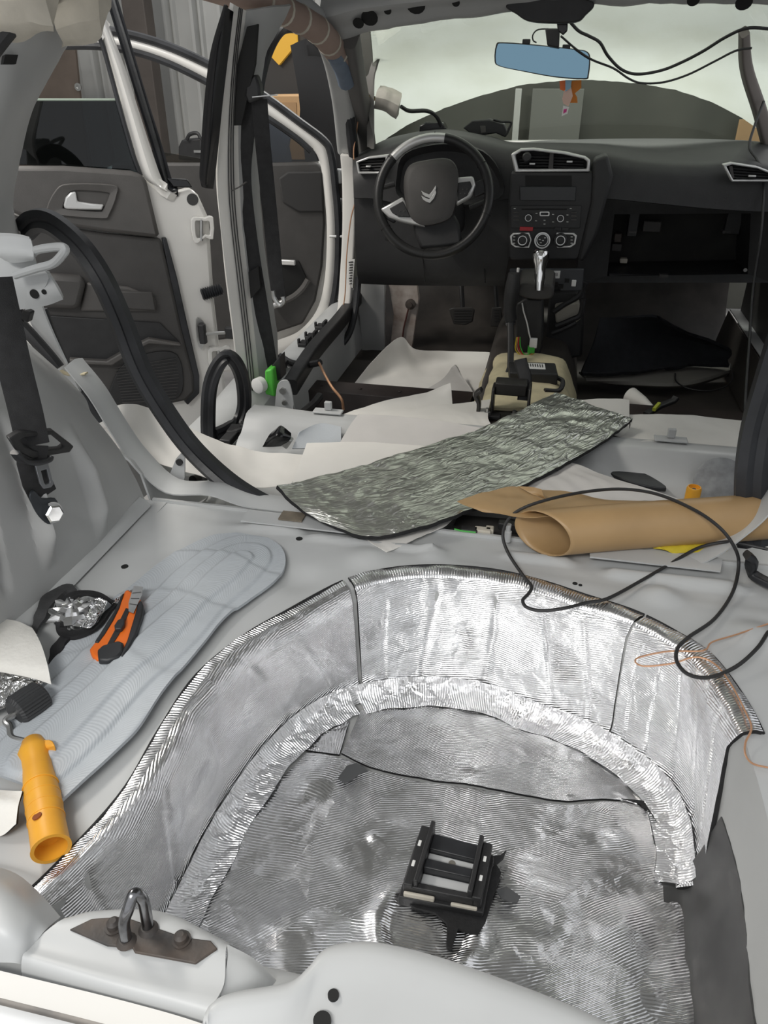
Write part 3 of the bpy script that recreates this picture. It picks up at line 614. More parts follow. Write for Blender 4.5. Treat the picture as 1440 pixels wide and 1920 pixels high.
# gutter lines, rust seam and the white bumper edge
gl = Zs([(-40, 1812, .058), (60, 1836, .058), (200, 1870, .058), (330, 1905, .058), (420, 1935, .058)])
MB().patch([gl, [p+V((0, -.018, -.004)) for p in gl]], 2, 20, .003).build('gutter_edge', M['white'], body)
MB().patch([[p+V((0, -.016, -.004)) for p in gl], [p+V((0, -.03, -.006)) for p in gl]], 2, 20, .003).build('gutter', mat('dirty_gutter', (.2, .19, .18), .5, 0, 0, 30, .1, 40, col2=(.36, .33, .3)), body)
MB().patch([[p+V((0, -.029, .003)) for p in gl], [p+V((0, -.04, .006)) for p in gl], [p+V((0, -.09, 0)) for p in gl]], 5, 20, .004).build('bumper_edge', M['white_b'], body)
# ---- right side of the shell
mb = MB(); mb.patch([[V((.73, y, .0)) for y in (.25, .7, 1.17)], [V((.75, y, .12)) for y in (.25, .7, 1.17)], [V((.76, y, .25)) for y in (.25, .7, 1.17)], [V((.84, y, .42)) for y in (.25, .7, 1.17)], [V((.94, y, .46)) for y in (.25, .7, 1.17)]], 20, 20, .004)
mb.build('wheel_arch', M['paint_d'], body)
mb = MB(); mb.patch([[V((.84, y, z)) for y in (1.2, 1.7, 2.2, 2.7, 3.2)] for z in (-.25, -.1, .15, .42)], 8, 20, .03); mb.build('right_side_trim', M['trim'], body)
mb = MB(); mb.patch([[V((.74, y, -.25)) for y in (1.95, 2.6, 3.2)], [V((.77, y, -.09)) for y in (1.95, 2.6, 3.2)]], 6, 10, .004); mb.build('right_sill_inner', M['carpet'], body)
mb = MB(); mb.patch([[V((.77, y, -.085)) for y in (1.95, 2.6, 3.2)], [V((.83, y, -.09)) for y in (1.95, 2.6, 3.2)]], 4, 10, .004); rsl = mb.build('right_sill', M['paint'], body)
for y in (2.2, 2.28): MB().box((.80, y, -.078), (.03, .04, .014)).build('trim_clip', M['black'], rsl, .002)
for y in (1.95, 1.25): MB().sweep(smooth([(.84, y, .3), (.82, y+.02, .5), (.76, y+.04, .72), (.68, y+.04, .9)], 5), rrect(.06, .12, .02), V((0, 1, 0))).build('right_pillar', M['paint_d'], body)
MB().sweep(smooth([(.73, 1.2, .88), (.72, 1.7, .9), (.71, 2.2, .88), (.72, 2.5, .84)], 5), rrect(.06, .06, .02), None).build('right_roof_rail', M['paint_d'], body)
# right A pillar with torn lining
ap = [pY(a, b, y) for a, b, y in ((1395, 60, 2.55), (1400, 130, 2.75), (1425, 210, 3.0), (1450, 300, 3.15), (1470, 380, 3.2))]
MB().sweep(smooth(ap, 6), rrect(.05, .06, .012), V((0, 1, 0)), scale=lambda u: .45+.6*u).build('a_pillar', mat('brown_grey_lining', (.2, .18, .165), .75), body)
# left A pillar
al = [pY(a, b, y) for a, b, y in ((655, 70, 2.42), (668, 150, 2.62), (682, 225, 2.85), (690, 290, 3.05), (682, 340, 3.12))]
MB().sweep(smooth(al, 6), rrect(.05, .06, .015), V((0, 1, 0))).build('a_pillar', mat('grey_lining', (.12, .115, .11), .7), body)
# white door aperture edge at the left A pillar, down to the sill
ae = [pY(a, b, y) for a, b, y in ((652, 290, 2.86), (655, 340, 2.88), (655, 430, 2.88), (650, 520, 2.86), (642, 600, 2.8), (618, 660, 2.72), (585, 700, 2.6))]
MB().sweep(smooth(ae, 6), rrect(.05, .03, .008), V((0, 1, 0))).build('door_aperture', M['white'], body)
ab = [p+V((.028, -.005, 0)) for p in ae]
MB().sweep(smooth([pY(672, 520, 2.84), pY(666, 580, 2.8), pY(652, 630, 2.74), pY(620, 660, 2.66), pY(560, 678, 2.5)], 6), circ(.013, 10), None).build('aperture_seal', M['rubber'], body)
sh = [(655, 500), (668, 500), (666, 540), (653, 540)]
lb = MB().prism([pY(a, b, 2.84) for a, b in ((653, 488), (665, 486), (661, 540), (650, 541))], V((0, .003, 0))).build('vin_label', M['label'], body)
for k in range(9): MB().prism([pY(653.5+.1*k+(k % 3), 491+5*k, 2.838), pY(662-.3*k, 490+5*k, 2.838), pY(662-.3*k, 492.5+5*k, 2.838), pY(654+(k % 2), 493+5*k, 2.838)], V((0, .001, 0))).build('print_line', M['ink'], lb)
# windscreen and the milky film on its outer face with the clear arch at the bottom
WSB = [pY(a, b, y) for a, b, y in ((690, 285, 3.12), (760, 275, 3.2), (860, 268, 3.26), (1000, 265, 3.32), (1160, 266, 3.34), (1320, 270, 3.32), (1450, 280, 3.22))]
WST = [pY(a, b, 2.46) for a, b in ((690, 30), (760, 25), (860, 15), (1000, -4), (1160, -10), (1320, -8), (1450, 10))]
WSM = [p.lerp(q, .5)+V((0, .07, .05)) for p, q in zip(WSB, WST)]
ws_ctrl = [WSB, WSM, WST]
MB().patch(ws_ctrl, 16, 40, .005).build('windscreen', M['glass'], body)
def ws_pt(u, v):
    c = [samp(r, v) for r in ws_ctrl]; return samp(c, u)
def ws_proj(p):
    d = p-CAM; z = d.dot(CF); return 720+FPX*d.dot(CR)/z, 960-FPX*d.dot(CU)/z
# arch line: for every v find the u at which the clear zone ends
ARCH = [(690, 300), (706, 276), (760, 240), (830, 208), (900, 184), (980, 163), (1060, 155), (1120, 155), (1200, 161), (1270, 174), (1330, 194), (1390, 224), (1420, 245), (1436, 275), (1460, 300)]
def arch_y(x):
    for (a, b), (c, d) in zip(ARCH, ARCH[1:]):
        if a <= x <= c: return b+(d-b)*(x-a)/(c-a)
    return 300
lo_r = []; NV = 80
for j in range(NV+1):
    v = j/NV; best = 0
    for i in range(200):
        u = i/200*.95; x, y = ws_proj(ws_pt(u, v))
        if y < arch_y(x): best = u; break
    lo_r.append(best)
grid = [[ws_pt(lo_r[j]+(1-lo_r[j])*i/12, j/NV)+V((0, .012, .006)) for j in range(NV+1)] for i in range(13)]
flat = [p for r in grid for p in r]; w = NV+1
mb = MB(); mb.add(flat, [(i*w+j, i*w+j+1, (i+1)*w+j+1, (i+1)*w+j) for i in range(12) for j in range(NV)])
mb.build('windscreen_film', M['film'], body)
# scuttle and bonnet beyond the screen
mb = MB(); mb.patch([[p+V((0, .01, -.02)) for p in WSB], [p+V((0, .2, -.01)) for p in WSB], [p+V((0, .7, -.1)) for p in WSB], [p+V((0, 1.0, -.25)) for p in WSB]], 10, 20, .004); mb.build('bonnet', M['white'], body)
# ================================================================== dashboard
DY = 2.66
dash = thing('dashboard', 'black moulded dashboard with silver framed air vents below the windscreen', 'dashboard', (0.05, 2.9, .12))
cols = [(664, 300, 306, 372), (700, 280, 292, 372), (745, 262, 272, 380), (830, 249, 256, 390), (915, 262, 268, 380), (960, 273, 278, 372), (1030, 270, 280, 372), (1120, 268, 285, 372), (1210, 268, 300, 380), (1310, 269, 306, 390), (1400, 272, 302, 396), (1470, 280, 312, 398)]
rA = [pY(c[0], c[1]+3, 3.27) for c in cols]
rB = [pY(c[0], c[1], 3.0 if 690 < c[0] < 950 else 3.12) for c in cols]
rC = [pY(c[0], c[2], 2.80) for c in cols]
rD = [pY(c[0], c[2]+22, 2.715) for c in cols]
rE = [pY(c[0], c[3], 2.70 if 690 < c[0] < 950 else 2.69) for c in cols]
MB().patch([rA, rB, rC, rD, rE], 40, 90, .012).build('dash_top', M['dash'], dash, ang=60)
# knee panel on the driver's side, with seams and a coin tray
kp = [[pY(a, b, y) for a, b, y in row] for row in (((664, 340, 2.72), (760, 350, 2.74), (860, 350, 2.74), (965, 340, 2.72)), ((666, 430, 2.71), (760, 440, 2.73), (860, 440, 2.73), (962, 440, 2.71)), ((670, 500, 2.73), (760, 505, 2.74), (860, 505, 2.74), (950, 505, 2.73)), ((674, 527, 2.78), (760, 530, 2.78), (860, 531, 2.78), (945, 530, 2.78)))]
kn = MB().patch(kp, 24, 40, .012).build('knee_panel', M['dash'], dash)
for pts in (((793, 485), (797, 529)), ((906, 460), (910, 530)), ((672, 405), (700, 404))): MB().tube([pY(a, b, 2.722) for a, b in pts], .0016, 6, 1).build('panel_seam', M['void'], kn)
MB().prism([pY(a, b, 2.712) for a, b in ((688, 425), (735, 428), (738, 452), (692, 450))], V((0, .006, 0))).build('coin_tray', M['void'], kn, .002)
# instrument binnacle: hooded dark recess with two dials
mb = MB(); mb.ring([pY(a, b, 2.67) for a, b in smooth([(744, 330, 0), (760, 288, 0), (830, 270, 0), (905, 284, 0), (940, 330, 0), (935, 372, 0), (842, 385, 0), (752, 372, 0)], 4, True) and [(p.x, p.y) for p in smooth([(744, 330, 0), (760, 288, 0), (830, 270, 0), (905, 284, 0), (940, 330, 0), (935, 372, 0), (842, 385, 0), (752, 372, 0)], 4, True)]],
              [pY(p.x, p.y, 2.70) for p in smooth([(756, 332, 0), (770, 298, 0), (830, 284, 0), (897, 296, 0), (926, 332, 0), (922, 362, 0), (842, 374, 0), (764, 364, 0)], 4, True)], V((0, .05, 0)))
bn = mb.build('binnacle', M['dash'], dash)
MB().prism([pY(p.x, p.y, 2.71) for p in smooth([(756, 332, 0), (770, 298, 0), (830, 284, 0), (897, 296, 0), (926, 332, 0), (922, 362, 0), (842, 374, 0), (764, 364, 0)], 4, True)], V((0, .01, 0))).build('binnacle_face', M['gloss'], bn)
for a, b, r in ((800, 318, .03), (870, 322, .045), (918, 345, .028)):
    MB().lathe([(r, 0), (r, .006), (r*.85, .006), (r*.85, .002), (0, .002)], pY(a, b, 2.708), (0, -1, .1), 28).build('dial', mat('dial_dark', (.05, .045, .042), .35), bn)
# left-over black electronics and wires on top of the hood
hx = thing('display_bracket', 'broken black display bracket lying on top of the dashboard behind the steering wheel', 'bracket', pY(880, 250, 2.98))
mb = MB()
mb.prism([pY(a, b, 2.98) for a, b in ((868, 240), (885, 226), (918, 224), (945, 232), (952, 250), (948, 258), (930, 250), (890, 256))], V((0, .05, 0)))
mb.build('bracket_body', M['black'], hx, .004)
MB().prism([pY(a, b, 2.96) for a, b in ((786, 236), (798, 229), (830, 230), (836, 242), (826, 250), (786, 249))], V((0, .06, 0))).build('sensor_box', M['gloss'], hx, .004)
MB().prism([pY(a, b, 2.975) for a, b in ((900, 236), (910, 236), (911, 248), (902, 249))], V((0, .01, 0))).build('clip', M['trim2'], hx)
MB().tube([pY(a, b, 2.96) for a, b in ((925, 224), (940, 228), (958, 229), (955, 240), (950, 252))], .004, 8).build('wire', M['black'], hx)
# harness with grey sleeve from the A pillar
hs = thing('wiring_harness', 'wiring harness in a torn grey sleeve running from the pillar to the dashboard', 'cable', pY(730, 190, 2.9))
mb = MB(); mb.patch([[pY(a, b, 2.82) for a, b in ((712, 170), (726, 175), (751, 184))], [pY(a, b, 2.79) for a, b in ((706, 182), (726, 186), (750, 198))], [pY(a, b, 2.82) for a, b in ((704, 192), (724, 200), (748, 214))]], 10, 12, .02, lambda u, v, p: .005*fbm(p, 25))
mb.build('sleeve', mat('grey_tape', (.42, .4, .36), .7, 0, .1, 30), hs)
MB().tube([pY(a, b, y) for a, b, y in ((752, 200, 2.83), (768, 208, 2.86), (800, 208, 2.9), (818, 218, 2.94), (828, 240, 2.97))], .0065, 8).build('cable_tail', M['black'], hs)
for k, c in enumerate(('cream', 'black', 'yfoam', 'black', 'copper')):
    MB().tube([pY(a, b+k*1.5, y) for a, b, y in ((668, 160-6*k, 2.74), (680, 172, 2.76), (694, 178, 2.8), (708, 184, 2.82))], .0025, 6).build('lead', M[c], hs)
lw = tag(MB().tube([pY(a, b, 2.8) for a, b in ((672, 165), (674, 200), (668, 250), (663, 290), (670, 340), (668, 372), (658, 410), (650, 480), (646, 560), (630, 625), (594, 660))], .0022, 6).build('copper_wire', M['copper']), 'thin copper coloured wire hanging along the door pillar beside the dashboard', 'wire')
# torn pillar lining in front of the screen
tag(MB().patch([[pY(a, b, 2.8) for a, b in ((713, 94), (700, 120), (690, 140), (676, 152))], [pY(a, b, 2.79) for a, b in ((710, 110), (706, 130), (702, 160), (702, 270))], [pY(a, b, 2.82) for a, b in ((700, 116), (694, 135), (690, 165), (690, 275))]], 8, 16, .004).build('pillar_lining', mat('grey_lining2', (.17, .165, .155), .7)), 'torn grey pillar lining strip standing at the driver side of the windscreen', 'trim')
# ---- air vents
def vent(outer, inner, y, slats, divider, tabs):
    o3 = [pY(a, b, y) for a, b in outer]; i3 = [pY(a, b, y) for a, b in inner]
    k = 4; so = smooth(o3, k, True); si = smooth(i3, k, True)
    so = [p for p in o3]; si = [p for p in i3]
    fr = MB().ring(so, si, V((0, .03, 0))).build('vent_frame', M['silver'], dash, .004)
    MB().prism([p+V((0, .028, 0)) for p in i3], V((0, .004, 0))).build('vent_back', M['void'], fr)
    x0 = min(p[0] for p in inner); x1 = max(p[0] for p in inner)
    for b0, b1, xa, xb in slats:
        MB().prism([pY(xa, b0, y+.012), pY(xb, b1, y+.012), pY(xb, b1+3.2, y+.008), pY(xa, b0+3.2, y+.008)], V((0, .012, 0))).build('vent_slat', M['black'], fr)
    for d in divider: MB().prism([pY(a, b, y+.004) for a, b in d], V((0, .02, 0))).build('vent_divider', M['trim'], fr)
    for a, b, w in tabs: MB().box(pY(a, b, y), (w, .012, .005)).build('vent_tab', M['silver'], fr, .0015)
vent(((958, 289), (976, 279), (1000, 278), (1060, 285), (1098, 294), (1107, 301), (1106, 322), (965, 323)), ((966, 291), (978, 284), (1000, 283), (1058, 290), (1094, 298), (1101, 303), (1100, 317), (972, 317)), 2.645,
     [(292+5.5*k, 292+5.5*k+1, 974, 1031) for k in range(5)]+[(294+5.5*k, 296+5.5*k, 1037, 1094) for k in range(4)], [((1031, 286), (1038, 287), (1037, 317), (1028, 317))], [(998, 307, .018), (1068, 303, .018)])
MB().lathe([(.014, 0), (.014, .014), (.01, .018), (0, .018)], pY(988, 294, 2.65), (0, -1, 0), 20).build('vent_knob', M['black'], dash)
vent(((667, 303), (690, 294), (728, 290), (722, 326), (671, 326)), ((671, 305), (692, 298), (723, 295), (718, 322), (674, 322)), 2.675, [(301+5.2*k, 299+5.2*k, 674, 719) for k in range(4)], [], [(691, 312, .016)])
vent(((1355, 309), (1372, 305), (1420, 312), (1452, 324), (1452, 341), (1372, 341)), ((1362, 312), (1373, 309), (1420, 316), (1447, 327), (1447, 337), (1375, 337)), 2.66, [(314+5.5*k, 320+5*k, 1374, 1446) for k in range(4)], [((1367, 312), (1373, 311), (1377, 334), (1372, 334))], [(1410, 330, .022)])
# ---- centre stack
st = MB(); SY = 2.645
so = [(958, 323), (1112, 323), (1110, 380), (1086, 484), (1080, 488), (958, 488), (954, 480), (953, 380)]
st.prism([pY(a, b, SY) for a, b in so], V((0, .1, 0))); stack = st.build('centre_stack', M['dash'], dash, .006)
st2 = MB(); st2.prism([pY(a, b, SY-.004) for a, b in ((1112, 300), (1140, 290), (1150, 330), (1120, 440), (1095, 492), (1082, 488), (1108, 380))], V((0, .12, 0))); st2.build('stack_side', M['dash'], dash, .01)
MB().prism([pY(a, b, SY-.001) for a, b in ((985, 329), (1072, 329), (1072, 350), (985, 350))], V((0, .004, 0))).build('display_recess', M['void'], stack)
MB().prism([pY(a, b, SY-.006) for a, b in ((974, 350), (1080, 350), (1079, 377), (975, 376))], V((0, .006, 0))).build('display_cover', mat('dark_panel', (.02, .022, .025), .4), stack, .002)
MB().prism([pY(a, b, SY-.006) for a, b in ((957, 386), (1090, 386), (1088, 428), (958, 428))], V((0, .008, 0))).build('radio', M['black'], stack, .002)
MB().prism([pY(a, b, SY-.0075) for a, b in ((978, 391), (1063, 391), (1063, 394), (978, 394))], V((0, .004, 0))).build('disc_slot', M['void'], stack)
def knob(a, b, r, ring, y=SY-.006, h=.012, hub='black'):
    c = pY(a, b, y); k = MB().lathe([(r, 0), (r*.94, h), (r*.8, h+.002), (0, h+.002)], c, (0, -1, .08), 28).build('knob', M[hub], stack)
    MB().lathe([(r*ring, h+.0015), (r*ring, h+.004), (r*ring*.84, h+.004), (r*ring*.84, h+.0015), (r*ring, h+.0015)], c, (0, -1, .08), 28, hollow=True).build('knob_ring', M['silver'], k); return k
knob(991, 408, .011, .95); knob(1051, 409, .011, .95)
mb = MB(); mb.ring([pY(1021+x*1442/2.45*.95, 401+z*600, SY-.012) for x, z in rrect(.033, .014, .004)], [pY(1021+x*1442/2.45*.95, 401+z*600, SY-.012) for x, z in rrect(.026, .008, .003)], V((0, .008, 0))); mb.build('mode_button', M['silver'], stack)
for side in (968, 1076):
    for k in range(3): MB().box(pY(side, 398+k*7, SY-.008), (.018, .004, .0035)).build('radio_button', M['trim2'] if k else M['trim'], stack, .0008)
for a, b in ((1006, 400), (1005, 414), (1037, 402), (1037, 416), (1064, 403), (1064, 416), (1021, 413), (1021, 420), (965, 391), (1070, 391)): MB().box(pY(a, b, SY-.007), (.006, .003, .0015)).build('button_mark', M['label'], stack)
MB().box(pY(987, 429, SY-.006), (.042, .008, .012)).build('hazard_button', M['red'], stack, .001)
for a in (1046, 1060): MB().box(pY(a, 429, SY-.006), (.022, .008, .01)).build('switch', M['black'], stack, .001)
# climate controls
for outer, inner in ((((956, 443), (962, 437), (992, 436), (997, 450), (992, 465), (966, 464), (958, 458)), ((960, 444), (964, 440), (990, 439), (994, 450), (990, 462), (968, 461), (961, 456))),
                     (((1044, 436), (1076, 437), (1082, 442), (1079, 458), (1070, 464), (1045, 465), (1038, 450)), ((1046, 439), (1074, 440), (1078, 444), (1076, 456), (1068, 461), (1047, 462), (1042, 450)))):
    f = MB().ring([pY(a, b, SY-.008) for a, b in outer], [pY(a, b, SY-.008) for a, b in inner], V((0, .008, 0))).build('climate_frame', M['silver'], stack, .001)
    MB().prism([pY(a, b, SY-.005) for a, b in inner], V((0, .004, 0))).build('climate_plate', M['black'], f)
knob(980, 450, .0225, .66); knob(1051, 450, .0225, .66)
kb = knob(1017, 450, .026, .97, h=.01); MB().lathe([(.019, 0), (.019, .002), (.0165, .002), (.0165, 0), (.019, 0)], pY(1017, 450, SY-.0185), (0, -1, .08), 28, hollow=True).build('knob_inner_ring', M['silver'], kb)
for a, b in ((1012, 449), (1018, 451), (1022, 446), (1014, 455)): MB().box(pY(a, b, SY-.0225), (.006, .002, .0025)).build('knob_symbol', M['silver'], kb)
for s in (964, 1072):
    for k in range(3): MB().box(pY(s, 444+k*6, SY-.009), (.007, .004, .002)).build('climate_mark', M['label'], stack)
# ---- glove box opening on the passenger side
gb = MB()
gb.prism([pY(a, b, 3.0) for a, b in ((1120, 385), (1440, 385), (1440, 520), (1090, 520))], V((0, .02, 0)))
gb.build('glovebox_back', mat('dark_insulation', (.02, .019, .018), .8, 0, .3, 10, .2, 60), dash)
MB().ring([pY(a, b, 2.74) for a, b in ((1096, 372), (1440, 385), (1450, 530), (1080, 530))], [pY(a, b, 2.76) for a, b in ((1152, 402), (1408, 400), (1402, 514), (1138, 518))], V((0, .22, 0))).build('glovebox_frame', M['black'], dash)
bar = MB().tube([pY(a, b, 2.78) for a, b in ((1142, 518), (1220, 520), (1240, 521), (1330, 520), (1400, 520))], .011, 10, 4).build('cross_bar', M['black'], dash)
MB().box(pY(1243, 522, 2.77), (.03, .03, .03)).build('bar_clamp', M['trim'], bar, .003)
for a, b, w, h, m in ((1187, 420, .035, .08, 'black'), (1222, 424, .06, .035, 'trim'), (1186, 434, .03, .012, 'trim2'), (1362, 434, .03, .012, 'trim2'), (1375, 415, .05, .08, 'black'), (1158, 445, .025, .03, 'rusty'), (1156, 463, .035, .025, 'trim'), (1169, 488, .026, .016, 'cream'), (1397, 425, .02, .05, 'label')):
    MB().box(pY(a, b, 2.93), (w, .03, h)).build('connector_block', M[m], dash, .003)
MB().lathe([(.006, 0), (.006, .004)], pY(1397, 506, 2.77), (0, -1, 0), 14).build('bar_bolt', M['zinc'], dash)
# ================================================================== steering wheel
wc = pY(812, 369, 2.46); wn = V((.05, -math.cos(math.radians(20)), math.sin(math.radians(20)))).normalized()
sw = thing('steering_wheel', 'black leather steering wheel with silver spoke trims and a chrome double chevron', 'steering wheel', wc)
def wp(px, py, h=0.0): return pP(px, py, (wc+wn*h, wn))
WXv = (wp(922, 344)-wc).normalized(); WYv = wn.cross(WXv)*1.0
if WYv.z < 0: WYv = -WYv
WR = .168
def wa(deg, r, h=0): t = math.radians(deg); return wc+(WXv*math.cos(t)+WYv*math.sin(t))*r+wn*h
MB().sweep([wa(360*i/72, WR) for i in range(72)], circ(.0145, 12, .016), None, True).build('rim', M['gloss'] if 0 else mat('leather', (.02, .02, .02), .38, 0, .1, 30, .1, 300), sw)
MB().sweep([wa(68+58*i/16, WR-.002, .006) for i in range(17)], circ(.0135, 12, .013), None, False).build('rim_trim', M['silver'], sw)
for d in (20, 200, 78, 128, 330, 250): MB().lathe([(.0158, 0), (.0158, .002)], wa(d, WR), wa(d+.5, WR)-wa(d, WR), 16).build('rim_seam', M['void'], sw)
mb = MB(); pad = smooth([(757, 340, 0), (768, 310, 0), (800, 300, 0), (838, 297, 0), (856, 312, 0), (860, 345, 0), (852, 395, 0), (838, 414, 0), (800, 424, 0), (775, 415, 0), (762, 390, 0)], 4, True)
bk = [wp(p.x, p.y, .0) for p in pad]; fr_ = [wp(808+(p.x-808)*.97, 360+(p.y-360)*.97, .028) for p in pad]; f2 = [wp(808+(p.x-808)*.8, 360+(p.y-360)*.8, .037) for p in pad]
n = len(bk); mb.add(bk+fr_+f2, [(i, (i+1) % n, n+(i+1) % n, n+i) for i in range(n)]+[(n+i, n+(i+1) % n, 2*n+(i+1) % n, 2*n+i) for i in range(n)]+[tuple(2*n+i for i in range(n))])
MB_pad = mb.build('airbag_pad', M['trim'], sw, ang=50)
for dy in (0, 9):
    MB().prism([wp(a, b+dy, .038) for a, b in ((790, 358), (797, 362), (805, 365), (811, 358), (817, 348), (818, 353), (814, 363), (806, 372), (798, 369), (793, 365))], wn*.003).build('chevron', M['silver'], MB_pad, .0008)
for spk, ins, nm in ((((715, 395), (757, 372), (772, 405), (800, 428), (752, 418), (730, 410)), ((731, 392), (756, 378), (768, 403), (772, 408), (748, 407), (736, 400)), 0),
                     (((851, 337), (888, 334), (892, 350), (884, 372), (856, 388), (854, 360)), ((858, 344), (882, 341), (885, 350), (876, 368), (858, 378), (858, 360)), 1)):
    s_ = MB().prism([wp(a, b, -.01) for a, b in spk], wn*.028).build('spoke_trim', M['silver'], sw, .006)
    MB().prism([wp(a, b, .014) for a, b in ins], wn*.01).build('spoke_switch', M['black'], s_, .002)
    cx_ = sum(p[0] for p in ins)/6; cy_ = sum(p[1] for p in ins)/6
    for k in range(4): MB().box(wp(cx_-6+4*k, cy_+6-8*(k % 2), .0255), (.003, .002, .003)).build('switch_mark', M['trim2'], s_)
MB().prism([wp(a, b, -.03) for a, b in ((775, 415), (850, 400), (862, 420), (868, 462), (790, 470), (778, 440))], wn*.03).build('lower_spoke', M['black'], sw, .01)
MB().prism([wp(a, b, -.015) for a, b in ((700, 385), (720, 385), (745, 410), (740, 420), (712, 405))], wn*.015).build('spoke_arm', M['black'], sw, .004)
MB().prism([wp(a, b, -.015) for a, b in ((884, 345), (915, 335), (918, 360), (890, 372))], wn*.015).build('spoke_arm', M['black'], sw, .004)
MB().sweep(smooth([wc+V((0, .0, -.02)), wc+V((0, .12, -.06)), wc+V((0, .26, -.1))], 4), rrect(.14, .11, .03), None).build('column_shroud', M['black'], sw)
for pts in (((880, 390), (905, 380), (925, 372)), ((740, 345), (722, 350), (705, 352))): MB().tube([wp(a, b, -.05) for a, b in pts], .008, 10, 4).build('stalk', M['black'], sw)
# ================================================================== pedals
for lab, o, mt in (('wide ribbed brake pedal hanging under the steering wheel', ((841, 580), (850, 577), (884, 577), (890, 582), (886, 604), (872, 610), (850, 608)), 'brake_pedal'), ('narrow upright accelerator pedal beside the centre console', ((922, 577), (940, 577), (942, 600), (936, 613), (919, 613)), 'accelerator_pedal')):
    t = thing(mt, lab, 'pedal', pY(o[0][0]+15, 600, 3.05))
    MB().prism([pY(a, b, 3.02) for a, b in o], V((0, .015, 0))).build('pedal_pad', mat('pedal_rubber', (.045, .042, .04), .6), t, .004)
    cx_ = sum(p[0] for p in o)/len(o); w = (o[2][0]-o[0][0])/2-5
    for k in range(5): MB().tube([pY(cx_-w, 582+5*k, 3.018), pY(cx_+w, 582+5*k, 3.018)], .0018, 6, 1).build('pad_rib', M['black'], t)
    MB().tube([pY(cx_, 578, 3.035), pY(cx_-2, 545, 3.06), pY(cx_-4, 500, 3.12)], .009, 8, 4).build('pedal_arm', M['black'], t)
# ================================================================== gear lever, console bracket, hand brake
gl_ = thing('gear_lever', 'chrome gear lever standing in a stripped black shift gate below the radio', 'gear lever', pY(1020, 560, 2.42))
MB().lathe([(0, .122), (.014, .12), (.023, .113), (.026, .102), (.023, .088), (.0175, .07), (.016, .05), (.0165, .03), (.014, .012), (.012, 0), (0, 0)][::-1], pY(1011, 545, 2.42), (pY(1014, 476, 2.45)-pY(1011, 545, 2.42)), 24).build('lever', M['chrome'], gl_)
MB().prism([pY(p.x, p.y, 2.44) for p in smooth([(972, 540, 0), (985, 533, 0), (1030, 535, 0), (1038, 545, 0), (1034, 560, 0), (1005, 563, 0), (975, 556, 0)], 3, True)], V((0, .09, .03))).build('shift_gate', M['trim'], gl_, .006)
MB().prism([pY(a, b, 2.47) for a, b in ((984, 560), (1018, 562), (1018, 640), (1012, 672), (984, 668), (966, 640), (968, 570))], V((0, .12, 0))).build('gate_tower', M['black'], gl_, .006)
MB().tube([pY(a, b, 2.45) for a, b in ((979, 568), (982, 585), (988, 605), (992, 625), (996, 640))], .0022, 6).build('white_lead', M['label'], gl_)
MB().box(pY(1000, 643, 2.44), (.024, .016, .03)).build('white_plug', M['label'], gl_, .002)
gp = MB().box(pY(996, 655, 2.44), (.022, .016, .022)).build('green_plug', M['green'], gl_, .002)
for k, c in enumerate(('green', 'red', 'copper', 'yfoam')): MB().tube([pY(a, b, 2.44) for a, b in ((975-2*k, 632), (976-3*k, 650+2*k), (984, 665+1.5*k), (996+2*k, 662))], .0018, 6).build('plug_lead', M[c], gl_)
cbk = thing('console_bracket', 'grey metal console bracket with white stickers behind the gear lever', 'bracket', pY(1040, 540, 2.56))
MB().prism([pY(a, b, 2.56) for a, b in ((955, 505), (1095, 505), (1092, 545), (1050, 546), (1045, 530), (960, 535))], V((0, .02, 0))).build('plate', mat('dark_blue_grey', (.04, .043, .05), .5), cbk, .003)
for o in (((1022, 508), (1051, 508), (1049, 522), (1022, 522)), ((983, 515), (991, 516), (988, 532), (980, 531))):
    s_ = MB().prism([pY(a, b, 2.556) for a, b in o], V((0, .002, 0))).build('sticker', M['label'], cbk)
    for k in range(6):
        a = o[0][0]+(o[1][0]-o[0][0])*(.15+.12*k); MB().prism([pY(a, o[0][1]+4, 2.5545), pY(a+1.4, o[0][1]+4, 2.5545), pY(a+1.2, o[3][1]-4, 2.5545), pY(a-.2, o[3][1]-4, 2.5545)], V((0, .001, 0))).build('bar', M['ink'], s_)
for a, b in ((1063, 526), (1052, 537)): MB().box(pY(a, b, 2.555), (.014, .006, .012)).build('bracket_slot', M['void'], cbk)
MB().box(pY(1076, 531, 2.555), (.014, .008, .02)).build('white_clip', M['label'], cbk, .002)
hvac = thing('heater_unit', 'cream plastic heater duct with black hoses beside the gear tower', 'heater', pY(1065, 600, 2.65))
MB().prism([pY(a, b, 2.64) for a, b in ((1040, 575), (1086, 566), (1090, 598), (1075, 610), (1042, 606))], V((0, .08, 0))).build('duct', mat('cream_plastic', (.35, .33, .28), .5), hvac, .006)
for pts in (((1038, 585), (1060, 570), (1085, 555), (1098, 530)), ((1042, 612), (1070, 600), (1088, 590), (1094, 560)), ((1035, 625), (1060, 615), (1080, 605))): MB().tube([pY(a, b, 2.6) for a, b in pts], .009, 8).build('hose', M['black'], hvac)
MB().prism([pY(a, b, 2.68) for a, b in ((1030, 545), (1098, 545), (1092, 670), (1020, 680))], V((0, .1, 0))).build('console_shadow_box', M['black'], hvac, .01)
hb_ = thing('handbrake', 'black handbrake lever pulled upright beside the gear tower', 'handbrake', pY(955, 700, 2.3))
MB().tube([pY(a, b, y) for a, b, y in ((964, 512, 2.42), (961, 540, 2.42), (956, 575, 2.42), (957, 600, 2.42))], .022, 14, 6, scale=lambda u: .75+.5*math.sin(min(1, u*1.3+.15)*2.4)**2*.6).build('grip', M['black'], hb_)
